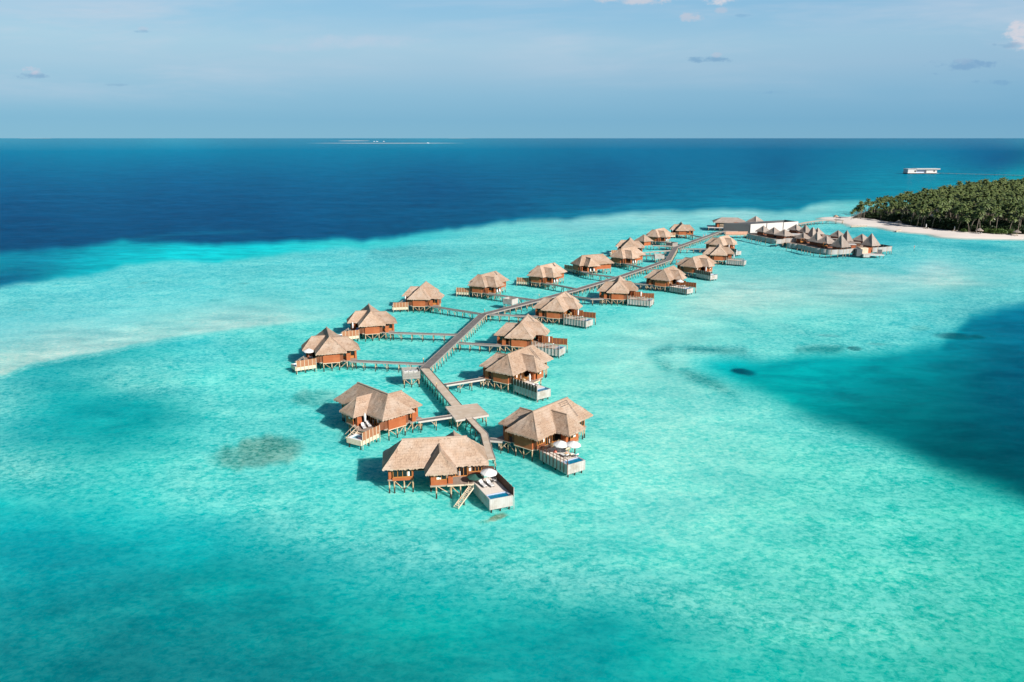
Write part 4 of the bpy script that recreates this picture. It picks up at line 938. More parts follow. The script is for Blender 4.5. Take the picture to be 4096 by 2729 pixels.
def rbf(C,X,Y,sy=2.0,c2=35.**2,lam=6.):
    P=C[:,:2]*np.array((1,sy)); n=len(P); D=np.sqrt(((P[:,None]-P[None])**2).sum(-1)+c2)
    A=np.zeros((n+1,n+1)); A[:n,:n]=-D+lam*np.eye(n)*-1.*-1.; A[:n,n]=1; A[n,:n]=1
    B=np.zeros((n+1,3)); B[:n]=C[:,2:]; wts=np.linalg.solve(A,B)
    lo,hi=P.min(0)-60,P.max(0)+60; Xc=np.clip(X,lo[0],hi[0]); Yc=np.clip(Y*sy,lo[1],hi[1]); out=np.zeros((X.size,3))+wts[n]
    for k in range(n): out-=np.sqrt((Xc-P[k,0])**2+(Yc-P[k,1])**2+c2)[:,None]*wts[k]
    return np.clip(out,0,255)
def poly(pts,X): pts=np.array(pts,float); return np.interp(X,pts[:,0],pts[:,1])
def sstep(x): x=np.clip(x,0,1); return x*x*(3-2*x)
def vnoise(x,y,seed=0):
    xi=np.floor(x).astype(np.int64);yi=np.floor(y).astype(np.int64);fx=x-xi;fy=y-yi;fx=fx*fx*(3-2*fx);fy=fy*fy*(3-2*fy)
    def h(a,b):
        n=(a*374761393+b*668265263+seed*974634777)&0xffffffff; n=((n^(n>>13))*1274126177)&0xffffffff; return ((n^(n>>16))&0xffff)/65535.
    return (h(xi,yi)*(1-fx)+h(xi+1,yi)*fx)*(1-fy)+(h(xi,yi+1)*(1-fx)+h(xi+1,yi+1)*fx)*fy
def fbm(x,y,o=4,seed=0):
    s=0;a=.5
    for k in range(o): s=s+a*(vnoise(x*2**k,y*2**k,seed+k)-.5); a*=.5
    return s*2
SB=-.5
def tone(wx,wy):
    """colour of bottom and strength of its painted ripple-light mottling at world points (metres)"""
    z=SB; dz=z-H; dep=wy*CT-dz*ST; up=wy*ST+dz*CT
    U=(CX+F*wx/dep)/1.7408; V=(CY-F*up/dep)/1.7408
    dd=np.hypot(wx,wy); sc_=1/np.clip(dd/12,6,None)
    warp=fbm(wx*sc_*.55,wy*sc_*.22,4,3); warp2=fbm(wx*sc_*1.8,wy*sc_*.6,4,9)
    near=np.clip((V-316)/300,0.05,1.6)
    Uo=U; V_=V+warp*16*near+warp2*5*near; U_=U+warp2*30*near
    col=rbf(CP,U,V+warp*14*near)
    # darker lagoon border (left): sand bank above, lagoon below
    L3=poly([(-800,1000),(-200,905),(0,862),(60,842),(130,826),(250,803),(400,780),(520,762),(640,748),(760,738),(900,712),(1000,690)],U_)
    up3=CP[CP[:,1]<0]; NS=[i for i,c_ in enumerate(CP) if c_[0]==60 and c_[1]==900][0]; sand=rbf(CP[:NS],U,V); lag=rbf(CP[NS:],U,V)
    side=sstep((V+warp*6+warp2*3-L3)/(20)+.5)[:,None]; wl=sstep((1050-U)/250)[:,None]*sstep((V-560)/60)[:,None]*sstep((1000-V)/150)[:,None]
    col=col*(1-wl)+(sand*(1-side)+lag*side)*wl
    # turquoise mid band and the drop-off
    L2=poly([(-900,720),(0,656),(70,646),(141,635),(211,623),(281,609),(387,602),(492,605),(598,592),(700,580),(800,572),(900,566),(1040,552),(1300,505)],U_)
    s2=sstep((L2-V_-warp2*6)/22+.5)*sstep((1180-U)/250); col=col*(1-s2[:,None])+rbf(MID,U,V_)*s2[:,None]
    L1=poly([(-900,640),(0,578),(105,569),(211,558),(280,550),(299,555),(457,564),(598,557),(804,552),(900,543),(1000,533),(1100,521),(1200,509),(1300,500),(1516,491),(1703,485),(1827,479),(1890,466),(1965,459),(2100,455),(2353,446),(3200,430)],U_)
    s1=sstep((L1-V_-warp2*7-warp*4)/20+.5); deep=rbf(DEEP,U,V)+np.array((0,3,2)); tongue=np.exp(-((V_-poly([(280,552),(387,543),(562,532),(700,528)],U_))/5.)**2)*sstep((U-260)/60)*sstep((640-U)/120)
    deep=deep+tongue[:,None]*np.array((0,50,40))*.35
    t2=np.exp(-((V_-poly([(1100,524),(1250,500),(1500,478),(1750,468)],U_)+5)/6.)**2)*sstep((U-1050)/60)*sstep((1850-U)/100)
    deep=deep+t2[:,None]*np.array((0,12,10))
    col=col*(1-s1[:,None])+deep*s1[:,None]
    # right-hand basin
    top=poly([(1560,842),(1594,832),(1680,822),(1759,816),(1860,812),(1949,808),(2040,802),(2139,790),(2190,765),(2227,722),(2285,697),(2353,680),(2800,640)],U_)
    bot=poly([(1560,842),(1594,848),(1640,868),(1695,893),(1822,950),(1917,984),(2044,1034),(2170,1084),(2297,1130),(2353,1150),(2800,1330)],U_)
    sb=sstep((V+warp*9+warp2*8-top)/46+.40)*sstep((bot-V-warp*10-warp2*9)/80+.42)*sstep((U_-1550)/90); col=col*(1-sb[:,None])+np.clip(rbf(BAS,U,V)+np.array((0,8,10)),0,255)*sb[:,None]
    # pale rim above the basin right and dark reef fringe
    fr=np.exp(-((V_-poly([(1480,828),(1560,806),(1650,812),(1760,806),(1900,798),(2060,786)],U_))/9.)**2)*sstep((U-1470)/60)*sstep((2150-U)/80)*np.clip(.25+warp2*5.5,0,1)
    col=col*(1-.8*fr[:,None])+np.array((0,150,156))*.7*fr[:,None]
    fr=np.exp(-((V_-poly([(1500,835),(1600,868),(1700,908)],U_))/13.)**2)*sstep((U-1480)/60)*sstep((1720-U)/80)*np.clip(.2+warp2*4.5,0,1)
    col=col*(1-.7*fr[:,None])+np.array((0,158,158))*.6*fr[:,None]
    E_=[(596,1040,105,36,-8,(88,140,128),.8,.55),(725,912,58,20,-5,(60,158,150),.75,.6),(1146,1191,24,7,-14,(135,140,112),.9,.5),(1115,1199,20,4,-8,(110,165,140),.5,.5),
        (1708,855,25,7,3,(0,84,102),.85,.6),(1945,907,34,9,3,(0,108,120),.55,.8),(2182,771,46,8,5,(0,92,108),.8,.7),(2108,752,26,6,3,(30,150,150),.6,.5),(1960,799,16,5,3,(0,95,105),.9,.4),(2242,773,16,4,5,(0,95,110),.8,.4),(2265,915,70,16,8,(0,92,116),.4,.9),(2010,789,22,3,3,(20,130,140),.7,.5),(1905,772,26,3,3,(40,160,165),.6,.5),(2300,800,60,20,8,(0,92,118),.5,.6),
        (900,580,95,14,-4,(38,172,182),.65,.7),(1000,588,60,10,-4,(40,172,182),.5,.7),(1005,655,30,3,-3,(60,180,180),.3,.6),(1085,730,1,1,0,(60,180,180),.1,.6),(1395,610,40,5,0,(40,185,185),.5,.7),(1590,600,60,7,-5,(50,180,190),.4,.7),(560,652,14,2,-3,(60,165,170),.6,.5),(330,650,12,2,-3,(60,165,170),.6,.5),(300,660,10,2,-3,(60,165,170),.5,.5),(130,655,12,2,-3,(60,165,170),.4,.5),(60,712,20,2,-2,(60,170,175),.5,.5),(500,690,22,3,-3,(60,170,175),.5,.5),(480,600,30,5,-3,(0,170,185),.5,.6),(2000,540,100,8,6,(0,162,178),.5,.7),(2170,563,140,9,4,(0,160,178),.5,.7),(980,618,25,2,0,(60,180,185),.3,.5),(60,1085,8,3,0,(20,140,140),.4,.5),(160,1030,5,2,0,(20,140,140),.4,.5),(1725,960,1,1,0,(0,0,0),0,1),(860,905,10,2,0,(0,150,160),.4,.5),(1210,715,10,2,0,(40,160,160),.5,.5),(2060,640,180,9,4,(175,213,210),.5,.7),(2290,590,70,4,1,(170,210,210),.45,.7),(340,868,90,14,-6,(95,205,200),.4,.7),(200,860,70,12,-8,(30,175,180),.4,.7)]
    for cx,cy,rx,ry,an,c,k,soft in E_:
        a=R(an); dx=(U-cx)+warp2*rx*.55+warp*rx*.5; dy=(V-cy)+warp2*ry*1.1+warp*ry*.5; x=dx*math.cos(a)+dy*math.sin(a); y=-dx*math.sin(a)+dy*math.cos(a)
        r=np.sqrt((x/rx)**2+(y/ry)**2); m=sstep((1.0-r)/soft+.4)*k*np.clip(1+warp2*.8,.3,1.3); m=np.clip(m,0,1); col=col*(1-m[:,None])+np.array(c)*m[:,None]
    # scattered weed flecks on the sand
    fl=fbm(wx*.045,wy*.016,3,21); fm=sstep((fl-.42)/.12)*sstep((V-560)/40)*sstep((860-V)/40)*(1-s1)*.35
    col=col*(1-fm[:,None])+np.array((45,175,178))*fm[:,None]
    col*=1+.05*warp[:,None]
    ripple_amp=np.interp(col[:,0],[0,12,50,100,130,160],[.25,.5,1.,.85,.45,.3]); ripple_amp=np.maximum(ripple_amp,.8*sstep((V-800)/120)*sstep((col[:,0]-30)/40)); ripple_amp*=(1-s1*.92)*(1-sb*.8)*(1-s2*.6)
    return np.clip(col,0,255),ripple_amp
# sheet of sea floor: rows get longer with distance
rows=list(np.arange(3500,2740,-60))+list(np.arange(2740,1500,-7))+list(np.arange(1500,700,-3.5))+list(np.arange(700,560,-2.5))+[558,556,554.6,553.6]
ys=[W(2048,v,SB)[1] for v in rows]; ys=[-60,-20,5]+[y for y in ys if y>8]
cols_=np.concatenate([np.linspace(-6,-1.15,14),np.linspace(-1.1,1.1,420),np.linspace(1.15,6,14)])
YY=np.array(ys); half=np.maximum(YY,25)*(2048/F)/CT*1.0
gx=(half[:,None]*cols_[None,:]); gy=np.repeat(YY[:,None],len(cols_),1)
nx_,ny_=len(cols_),len(ys)
wx,wy=gx.ravel(),gy.ravel(); col,ripple_amp=tone(wx,np.maximum(wy,20.))
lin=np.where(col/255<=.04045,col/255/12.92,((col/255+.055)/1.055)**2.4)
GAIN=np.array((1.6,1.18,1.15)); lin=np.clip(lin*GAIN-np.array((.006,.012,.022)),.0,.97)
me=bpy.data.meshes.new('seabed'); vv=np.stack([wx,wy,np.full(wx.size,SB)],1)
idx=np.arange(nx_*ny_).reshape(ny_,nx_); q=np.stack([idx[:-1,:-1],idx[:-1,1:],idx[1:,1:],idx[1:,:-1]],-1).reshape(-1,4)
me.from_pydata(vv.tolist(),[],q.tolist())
ca=me.color_attributes.new('tone','FLOAT_COLOR','POINT'); ca.data.foreach_set('color',np.concatenate([lin,ripple_amp[:,None]],1).ravel().astype(np.float32))
ob=bpy.data.objects.new('seabed',me); COL.objects.link(ob); tag(ob,kind='structure')
m,nt,b=mat('lagoon_floor'); sset(b,1.0,0.)
at=N(nt,'ShaderNodeAttribute'); at.attribute_name='tone'; g=N(nt,'ShaderNodeNewGeometry'); p=g.outputs['Position']
n1=noise_(nt,mapping(nt,p,(.85,1,1)),1.1,5,.74,.4); n2=noise_(nt,mapping(nt,p,(.9,1,1),(0,0,.5)),.16,4,.6); n3=noise_(nt,p,.02,4,.6)
nn=math_(nt,'ADD',math_(nt,'MULTIPLY',n1,.75),math_(nt,'MULTIPLY',n2,.25))
s=maprange(nt,nn,.40,.565,0,1); amp=at.outputs['Alpha']
dk=mixc(nt,1.,at.outputs['Color'],(.16,.76,.82),'MULTIPLY'); lt=mixc(nt,math_(nt,'MULTIPLY',amp,.45),at.outputs['Color'],(.62,.97,.86))  # mottle of refracted ripple light painted into the colour, over sand and rubble patches
vv_=mixc(nt,s,dk,lt); c=mixc(nt,amp,at.outputs['Color'],vv_)
c=mixc(nt,1.,c,mixc(nt,maprange(nt,n3,.3,.7),(.93,.94,.94),(1.07,1.06,1.06)),'MULTIPLY')
nw=noise_(nt,mapping(nt,p,(.55,1,1),(0,0,.12)),.13,5,.68,.4); nw2=noise_(nt,mapping(nt,p,(.5,1,1),(0,0,.12)),.03,4,.65)
wv=mixc(nt,maprange(nt,math_(nt,'ADD',math_(nt,'MULTIPLY',nw,.65),math_(nt,'MULTIPLY',nw2,.35)),.40,.60),(.55,.72,.76),(1.5,1.28,1.22))  # lighter and darker streaks imitate wave reflections, put into the deep-water colour
c=mixc(nt,math_(nt,'MULTIPLY',maprange(nt,amp,.12,.55,1.,.12),.75),c,mixc(nt,1.,c,wv,'MULTIPLY'))
L(nt,c,b.inputs['Base Color']); me.materials.append(m)
m.node_tree.nodes['Principled BSDF'].subsurface_method='BURLEY'; b.inputs['Subsurface Weight'].default_value=.5; b.inputs['Subsurface Radius'].default_value=(.25,1.,1.); b.inputs['Subsurface Scale'].default_value=4.
# water surface
BIG=90000.
me=bpy.data.meshes.new('water'); me.from_pydata([(-BIG,-500,0),(BIG,-500,0),(BIG,BIG,0),(-BIG,BIG,0)],[],[(0,1,2,3)])
ob=bpy.data.objects.new('water',me); COL.objects.link(ob); tag(ob,kind='structure')
m=bpy.data.materials.new('sea_surface'); m.use_nodes=True; nt=m.node_tree; nt.nodes.clear()
out=N(nt,'ShaderNodeOutputMaterial'); g=N(nt,'ShaderNodeNewGeometry'); p=g.outputs['Position']
w1=noise_(nt,mapping(nt,p,(.70,1,1),(0,0,.25)),1.15,4,.68,.5); w2=noise_(nt,mapping(nt,p,(.45,1,1),(0,0,-.1)),.11,3,.55); w3=noise_(nt,mapping(nt,p,(.5,1,1)),.02,3,.55)
hh=math_(nt,'ADD',math_(nt,'MULTIPLY',w1,.10),math_(nt,'ADD',math_(nt,'MULTIPLY',w2,.5),math_(nt,'MULTIPLY',w3,1.6)))
bp=N(nt,'ShaderNodeBump'); L(nt,hh,bp.inputs['Height']); bp.inputs['Distance'].default_value=1.0; bp.inputs['Strength'].default_value=.8
fr=N(nt,'ShaderNodeFresnel'); fr.inputs['IOR'].default_value=1.33; L(nt,bp.outputs[0],fr.inputs['Normal'])
fac=math_(nt,'MINIMUM',math_(nt,'MULTIPLY',fr.outputs[0],.085),.06)
lw=N(nt,'ShaderNodeLayerWeight'); lw.inputs[0].default_value=.5; fac=math_(nt,'ADD',fac,maprange(nt,lw.outputs['Facing'],.986,.9995,0,.22))
tr=N(nt,'ShaderNodeBsdfTransparent'); L(nt,mixc(nt,1.,mixc(nt,maprange(nt,w1,.40,.58),(.68,.90,.92),(1.,1.,1.)),mixc(nt,maprange(nt,math_(nt,'ADD',math_(nt,'MULTIPLY',w2,.5),math_(nt,'MULTIPLY',w3,.5)),.42,.58,0,1,True),(.84,.93,.95),(1.,1.,1.)),'MULTIPLY'),tr.inputs[0]); gl=N(nt,'ShaderNodeBsdfGlossy'); gl.inputs['Roughness'].default_value=.12; L(nt,bp.outputs[0],gl.inputs['Normal'])  # tint noise paints ripple light focusing and darker wave slopes into the transmission
mx=N(nt,'ShaderNodeMixShader'); L(nt,fac,mx.inputs[0]); L(nt,tr.outputs[0],mx.inputs[1]); L(nt,gl.outputs[0],mx.inputs[2]); L(nt,mx.outputs[0],out.inputs[0]); me.materials.append(m)

# ------------------------------------------------------------------ island
BO=[(3276,873),(3290,869),(3330,867.5),(3390,868),(3420,866)]
back=[(3440,856),(3480,843),(3560,832),(3680,818),(3800,800),(3900,786),(4000,774),(4150,760),(4500,745),(5200,745)]
front=[(3276,873),(3285,877),(3320,880),(3345,888),(3366,891.5),(3394,898),(3406,905),(3467,905.5),(3512,908.5),(3547,917),(3586,924.5),(3640,930.5),(3717,936.5),(3764,949),(3853,954.5),(3980,957),(4096,958.6),(4500,966),(5200,985)]
outline=[W(*p) for p in front]+[W(*p) for p in (BO+back)[::-1][:-1]]
def inpoly(x,y,P):
    c=False; j=len(P)-1
    for i in range(len(P)):
        if (P[i][1]>y)!=(P[j][1]>y) and x<(P[j][0]-P[i][0])*(y-P[i][1])/(P[j][1]-P[i][1])+P[i][0]: c=not c
        j=i
    return c
def pdist(x,y,P):
    best=1e9
    for i in range(len(P)):
        a,b=P[i],P[(i+1)%len(P)]; dx,dy=b[0]-a[0],b[1]-a[1]; t=max(0,min(1,((x-a[0])*dx+(y-a[1])*dy)/(dx*dx+dy*dy+1e-9)))
        best=min(best,math.hypot(x-a[0]-dx*t,y-a[1]-dy*t))
    return best
bm=bmesh.new()
xs=[p[0] for p in outline]; ysl=[p[1] for p in outline]; st=3.0
X0,X1,Y0,Y1=min(xs)-12,620.,min(ysl)-12,min(max(ysl),1000)+12
gr={}
nxg,nyg=int((X1-X0)/st),int((Y1-Y0)/st)
for j in range(nyg+1):
    for i in range(nxg+1):
        x,y=X0+i*st,Y0+j*st; d=pdist(x,y,outline)+mn.noise(Vector((x*.08,y*.08,0)))*1.0; s_=d if inpoly(x,y,outline) else -d
        if s_<-9: continue
        z=1.1*(1-math.exp(-max(0,s_)/7))-.02 if s_>0 else max(-1.5,s_*.16)
        z+=mn.noise(Vector((x*.15,y*.15,3)))*.08*(1 if s_>3 else 0)
        gr[i,j]=bm.verts.new((x,y,z))
for (i,j),v in list(gr.items()):
    q=[gr.get(k) for k in ((i,j),(i+1,j),(i+1,j+1),(i,j+1))]
    if all(q): bm.faces.new(q)
me=bpy.data.meshes.new('beach'); bm.to_mesh(me); bm.free(); me.materials.append(M['sandmat']); me.polygons.foreach_set('use_smooth',[True]*len(me.polygons))
ob=bpy.data.objects.new('beach',me); COL.objects.link(ob); tag(ob,kind='structure')
ffront=[(3405,874),(3440,872),(3500,878),(3540,886),(3600,893),(3640,902),(3700,911),(3775,920),(3872,929),(3980,934),(4096,938),(4500,950)]
forest=[W(*p,1.) for p in ffront]+[W(*p,1.) for p in back[::-1][1:]]
me_pts=[(x,y) for x,y in forest]
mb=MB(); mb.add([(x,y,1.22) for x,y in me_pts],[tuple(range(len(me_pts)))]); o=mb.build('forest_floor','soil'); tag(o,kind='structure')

def frond(mb,base,az,pitch,length,droop,w):
    n=6; pts=[]; p=Vector(base); d=Vector((math.cos(az)*math.cos(pitch),math.sin(az)*math.cos(pitch),math.sin(pitch))); st=length/n
    for k in range(n+1):
        pts.append(p.copy()); p+=d*st; d.z-=droop/n; d.normalize()
    side=Vector((-math.sin(az),math.cos(az),0)); vs=[];f=[]
    for k,p in enumerate(pts):
        s=k/n; ww=w*math.sin(math.pi*min(1,.12+s*.86))**.6; drop=Vector((0,0,-ww*.55))
        vs+=[tuple(p+side*ww+drop+Vector((0,0,random.uniform(-.08,.08)))),tuple(p),tuple(p-side*ww+drop+Vector((0,0,random.uniform(-.08,.08))))]
    for k in range(n):
        a=3*k; f+=[(a,a+1,a+4,a+3),(a+1,a+2,a+5,a+4)]
    mb.add(vs,f)
def crown_mb(seed):
    random.seed(seed); mb=MB(); n=random.randint(24,30)
    for k in range(n):
        lay=k/n; frond(mb,(random.uniform(-.1,.1),random.uniform(-.1,.1),0),k*2.4+random.uniform(-.25,.25),1.15-1.5*lay+random.uniform(-.15,.15),random.uniform(3.4,4.6),1.7+random.uniform(-.3,.6),.74)
    return mb
def trunk_mb(seed,h,lean):
    random.seed(seed); mb=MB(); n=7; a=random.uniform(0,6.28); prev=None
    for k in range(n+1):
        s=k/n; x=lean*s*s; r_=.26*(1-.45*s)+(.12 if k==0 else 0); ring=[(x+math.cos(2*math.pi*i/7)*r_,math.sin(2*math.pi*i/7)*r_,h*s) for i in range(7)]
        o=len(mb.v); mb.v+=ring
        if k: 
            for i in range(7): mb.f.append([o-7+i,o-7+(i+1)%7,o+(i+1)%7,o+i]); mb.uv.append([(0,0)]*4)
    return mb,lean
pr=[]
for s_ in range(6):
    h=[11,12.5,14,10,13,15][s_]; lean=[.4,1.6,.8,2.6,.2,1.2][s_]
    t=thing('palm_tree','tall coconut palm in the dense grove on the island','palm tree',(0,0,0),0,'coconut palms on the island')
    cm=crown_mb(100+s_); tm,_=trunk_mb(200+s_,h,lean)
    c=cm.build('crown','palm',t); c.location=(lean,0,h); k_=tm.build('trunk','trunk',t,True); pr.append((t,cm,tm,h,lean))
random.seed(11)
cand=[]
fx0,fx1=min(p[0] for p in forest),560; fy0,fy1=min(p[1] for p in forest),max(p[1] for p in forest)
tries=0
while len(cand)<1150 and tries<60000:
    tries+=1; x,y=random.uniform(fx0,fx1),random.uniform(fy0,min(fy1,1150))
    if not inpoly(x,y,forest) or x/y>.78: continue
    if any((x-a)**2+(y-b)**2<4.3**2 for a,b in cand[-400:]): continue
    if any((x-a)**2+(y-b)**2<3.6**2 for a,b in cand): continue
    cand.append((x,y))
extra=[(3404,882),(3414,878),(3420,876),(3432,877),(3442,878),(3455,874),(3436,870)]
cand.sort(key=lambda p:math.hypot(*p)); 
vis=[p for p in cand if p[0]/p[1]<.665][:285]; visset=set(vis); rest=[p for p in cand if p not in visset]
used=[False]*6
def plant(x,y,i,sc_,rz,label=None,z=1.0):
    t=pr[i][0]
    if used[i]: t=copy_tree(t)
    used[i]=True; t.location=(x,y,z); t.rotation_euler=(random.uniform(-.05,.05),random.uniform(-.05,.05),rz); t.scale=(sc_,)*3
    if label: t['label']=label
    return t
def tsc(x,y):
    u=CX+F*x/math.hypot(y,H)      # the grove is lower towards the spit
    return min(1.,max(.55,.55+.45*(u-3410)/330))
for x,y in vis: plant(x,y,random.randrange(6),random.uniform(.85,1.15)*tsc(x,y),random.uniform(0,6.28))
LB=['short palm standing alone nearest the sand spit','small palm second from the sand spit','bushy small palm at the grove tip beside the spit','palm leaning over the shade at the grove tip','palm with a bare trunk at the grove tip','palm at the back of the grove tip','palm seen against the turquoise water at the grove tip']
for k,(u,v) in enumerate(extra):
    x,y=W(u,v-2,1.0); plant(x,y,k%6,.5 if k<3 else .75,random.uniform(0,6.28),LB[k])
for u,v,i,rz,sc_,lb in ((3875,929.5,3,2.6,.85,'yellowing palm leaning left over the beach in front of the grove'),(3831,925,3,.2,.8,'pale trunked palm leaning right at the edge of the sand'),(4036,935,3,.3,.95,'long leaning palm trunk right of the green bushes'),(3904,931,2,.2,.95,'straight pale palm trunk beside a thatched sunshade'),(3667,909,1,.4,.9,'slim palm trunk rising from the sand left of the middle'),(3695,911,4,1,.7,'short palm right of the slim leaning trunk')):
    x,y=W(u,v,1.0); plant(x,y,i,sc_,rz,lb)
big=MB()
for x,y in rest:
    t,cm,tm,h,lean=pr[random.randrange(6)]; s_=random.uniform(.85,1.1)*tsc(x,y); a=random.uniform(0,6.28); ca,sa=math.cos(a)*s_,math.sin(a)*s_
    o=len(big.v); big.v+=[(x+(vx+lean)*ca-vy*sa,y+(vx+lean)*sa+vy*ca,1+(vz+h)*s_) for vx,vy,vz in cm.v]; big.f+=[[o+i for i in f] for f in cm.f]; big.uv+=cm.uv
o=big.build('palm_grove','palm'); tag(o,'dense mass of palm crowns filling the island behind the front rows','palm grove',kind='stuff')
# undergrowth and bushes
def leafball(mb,c,r,n,sz,rnd=random):
    for k in range(n):
        d=Vector((rnd.gauss(0,1),rnd.gauss(0,1),abs(rnd.gauss(0,1)))).normalized()*r*(rnd.random()**.35)
        d.z*=.8; p=Vector(c)+d; u=Vector((rnd.gauss(0,1),rnd.gauss(0,1),rnd.gauss(0,.6))).normalized()*sz; w=u.cross(Vector((rnd.gauss(0,1),rnd.gauss(0,1),1.))).normalized()*sz*.6
        mb.add([tuple(p-u),tuple(p+w),tuple(p+u),tuple(p-w)],[(0,1,2,3)])
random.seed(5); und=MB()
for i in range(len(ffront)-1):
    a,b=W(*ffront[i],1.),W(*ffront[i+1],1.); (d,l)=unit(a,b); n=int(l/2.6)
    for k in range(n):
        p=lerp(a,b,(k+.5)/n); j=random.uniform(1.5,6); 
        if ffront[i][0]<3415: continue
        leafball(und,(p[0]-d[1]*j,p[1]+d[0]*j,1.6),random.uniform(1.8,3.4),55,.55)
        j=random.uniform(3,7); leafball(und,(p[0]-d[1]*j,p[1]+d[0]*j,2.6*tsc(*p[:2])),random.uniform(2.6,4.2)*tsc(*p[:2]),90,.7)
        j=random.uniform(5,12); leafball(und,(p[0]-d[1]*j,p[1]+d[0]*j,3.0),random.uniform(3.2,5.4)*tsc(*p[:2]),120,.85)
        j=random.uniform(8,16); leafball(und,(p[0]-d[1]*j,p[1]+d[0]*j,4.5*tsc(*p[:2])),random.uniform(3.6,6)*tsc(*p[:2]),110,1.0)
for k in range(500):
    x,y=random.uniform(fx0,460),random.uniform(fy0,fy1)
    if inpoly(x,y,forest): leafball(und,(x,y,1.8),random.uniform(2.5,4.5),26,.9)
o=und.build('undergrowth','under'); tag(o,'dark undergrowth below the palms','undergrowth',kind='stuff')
for k,(u,v,r_,lb) in enumerate(((3952,934,3.2,'rounded bright green bush right of the straight palm trunk'),(3990,937,3.6,'broad bright green bush behind the orange float'),(4012,938,3.6,'bright green bush in the middle of the bush row'),(4048,938,3.0,'low green bush before the leaning trunk'),(3858,930,2.2,'small green bush behind the yellowing palm'))):
    x,y=W(u,v,1.); t=thing('bush',lb,'bush',(x,y+r_*.5,1.0),0,'bushes along the beach'); mb=MB(); leafball(mb,(0,0,.6),r_,520,.42); mb.build('foliage','bush',t)
    mb=MB(); mb.cyl((0,0,-.3),(0,.2,1.2),.12,.06,6); mb.build('stem','trunk',t)
# beach things
def sunshade(lb,u,v,r_=2.3):
    x,y=W(u,v,1.); t=thing('thatched_sunshade',lb,'sunshade',(x,y,.95),random.random(),'thatched sunshades on the beach')
    mb=MB(); n=12
    for k in range(n):
        a,b=2*math.pi*k/n,2*math.pi*(k+1)/n; patch(mb,(math.cos(a)*r_,math.sin(a)*r_,2.1),(math.cos(b)*r_,math.sin(b)*r_,2.1),(0,0,3.5),(0,0,3.5),du=.8)
    mb.build('canopy','thatchgrey' if r_>2 else 'thatch',t); mb=MB(); mb.cyl((0,0,0),(0,0,3.4),.09,.08,8); mb.build('post','post',t)
sunshade('thatched sunshade near the middle of the beach front',3916,934.5); sunshade('thatched sunshade at the right end of the beach',4066,941.5); sunshade('thatched sunshade in the grove shade left of a bare trunk',3593,900.5); sunshade('sunlit sunshade out on the sand spit',3343,878,1.9)
for lb,u,v in (('folded white parasol farther left on the beach',3703.5,914.5),('folded white parasol farther right on the beach',3817,924)): 
    x,y=W(u,v,1.); parasol_closed(lb,(x,y,1.0),3.0,'folded parasols on the beach')
for k,(u,v,lb) in enumerate(((3698,915.5,'dark lounger left of the left beach parasol'),(3709,916,'dark lounger right of the left beach parasol'),(3811,925.5,'dark lounger left of the right beach parasol'),(3823,926,'dark lounger right of the right beach parasol'),(3911,936,'white lounger left under the middle sunshade'),(3921,936,'white lounger right under the middle sunshade'),(4052,943,'tan lounger left of the last sunshade'),(4066,944,'tan lounger right of the last sunshade'))):
    x,y=W(u,v,1.); lounger(lb,(x,y,1.0),R(-80),'loungers on the beach','straw' if k<4 or k>5 else 'cushion')
x,y=W(4004,934,1.); mb=MB()
for j in range(6):
    pass
mb.add([],[]); me=bpy.data.meshes.new('float'); bm=bmesh.new(); bmesh.ops.create_uvsphere(bm,u_segments=16,v_segments=10,radius=.55); 
for v in bm.verts: v.co.z*=1.15
bmesh.ops.create_cone(bm,segments=10,radius1=.14,radius2=.1,depth=.35,cap_ends=True,matrix=Matrix.Translation((0,0,.75))); bm.to_mesh(me); bm.free(); me.materials.append(plain('orange_plastic',(.85,.20,.05),.05,3,.4))
o=bpy.data.objects.new('float',me); COL.objects.link(o); o.location=(x,y,1.5); tag(o,'orange float on the sand before the green bushes','float')
def groyne(lb,p,q):
    a,b=W(*p,.5),W(*q,.5); M.setdefault('gro',plain('bleached_timber',(.42,.34,.27),.25,2,.85)); t=thing('groyne',lb,'groyne',(a[0],a[1],0),0,'low timber groynes on the beach'); (d,l)=unit(a,b)
    mb=MB(); mb.wall((0,0),(d[0]*l,d[1]*l),-.3,.8,.35); mb.build('boards','gro',t)
    for k in range(6): mb=MB(); c=(d[0]*l*k/5,d[1]*l*k/5); mb.cyl((*c,-1),(*c,1.0),.16,.16,6); mb.build('pile','post',t)
groyne('low timber groyne at the water line below the sand tongue',(3405,905),(3467,903.5)); groyne('short timber groyne at the water edge right of the shade',(3585,924),(3604,920)); groyne('long dark groyne lying in the palm shade along the beach',(3500,897),(3605,912.5))
# white roofs glimpsed in the grove
for u,v,w_,lb in ((3745,868,6,'white roofed house half hidden in the palm crowns'),(3762,846,5,'small white roof deep in the palm grove'),(3968,885,5,'flat white roof glimpsed between palms on the right')):
    x,y=W(u,v,11.) if False else W(u,v,6.); t=thing('house',lb,'house',(x,y,1.),R(20),'houses hidden in the palms')
    mb=MB(); mb.box(-w_/2,w_/2,-2.5,2.5,0,5.2); mb.build('wall','concrete',t); mb=MB(); mb.add([(-w_/2-.5,-3.5,5.2),(w_/2+.5,-3.5,5.2),(w_/2+.5,3.5,5.2),(-w_/2-.5,3.5,5.2),(-w_/4,0,8.),(w_/4,0,8.)],[(0,1,5,4),(1,2,5),(2,3,4,5),(3,0,4),(3,2,1,0)]); mb.build('roof','concrete',t)
    mb=MB(); mb.box(-1.5,1.5,-3.06,-3.01,.8,3); mb.build('window','glass',t)
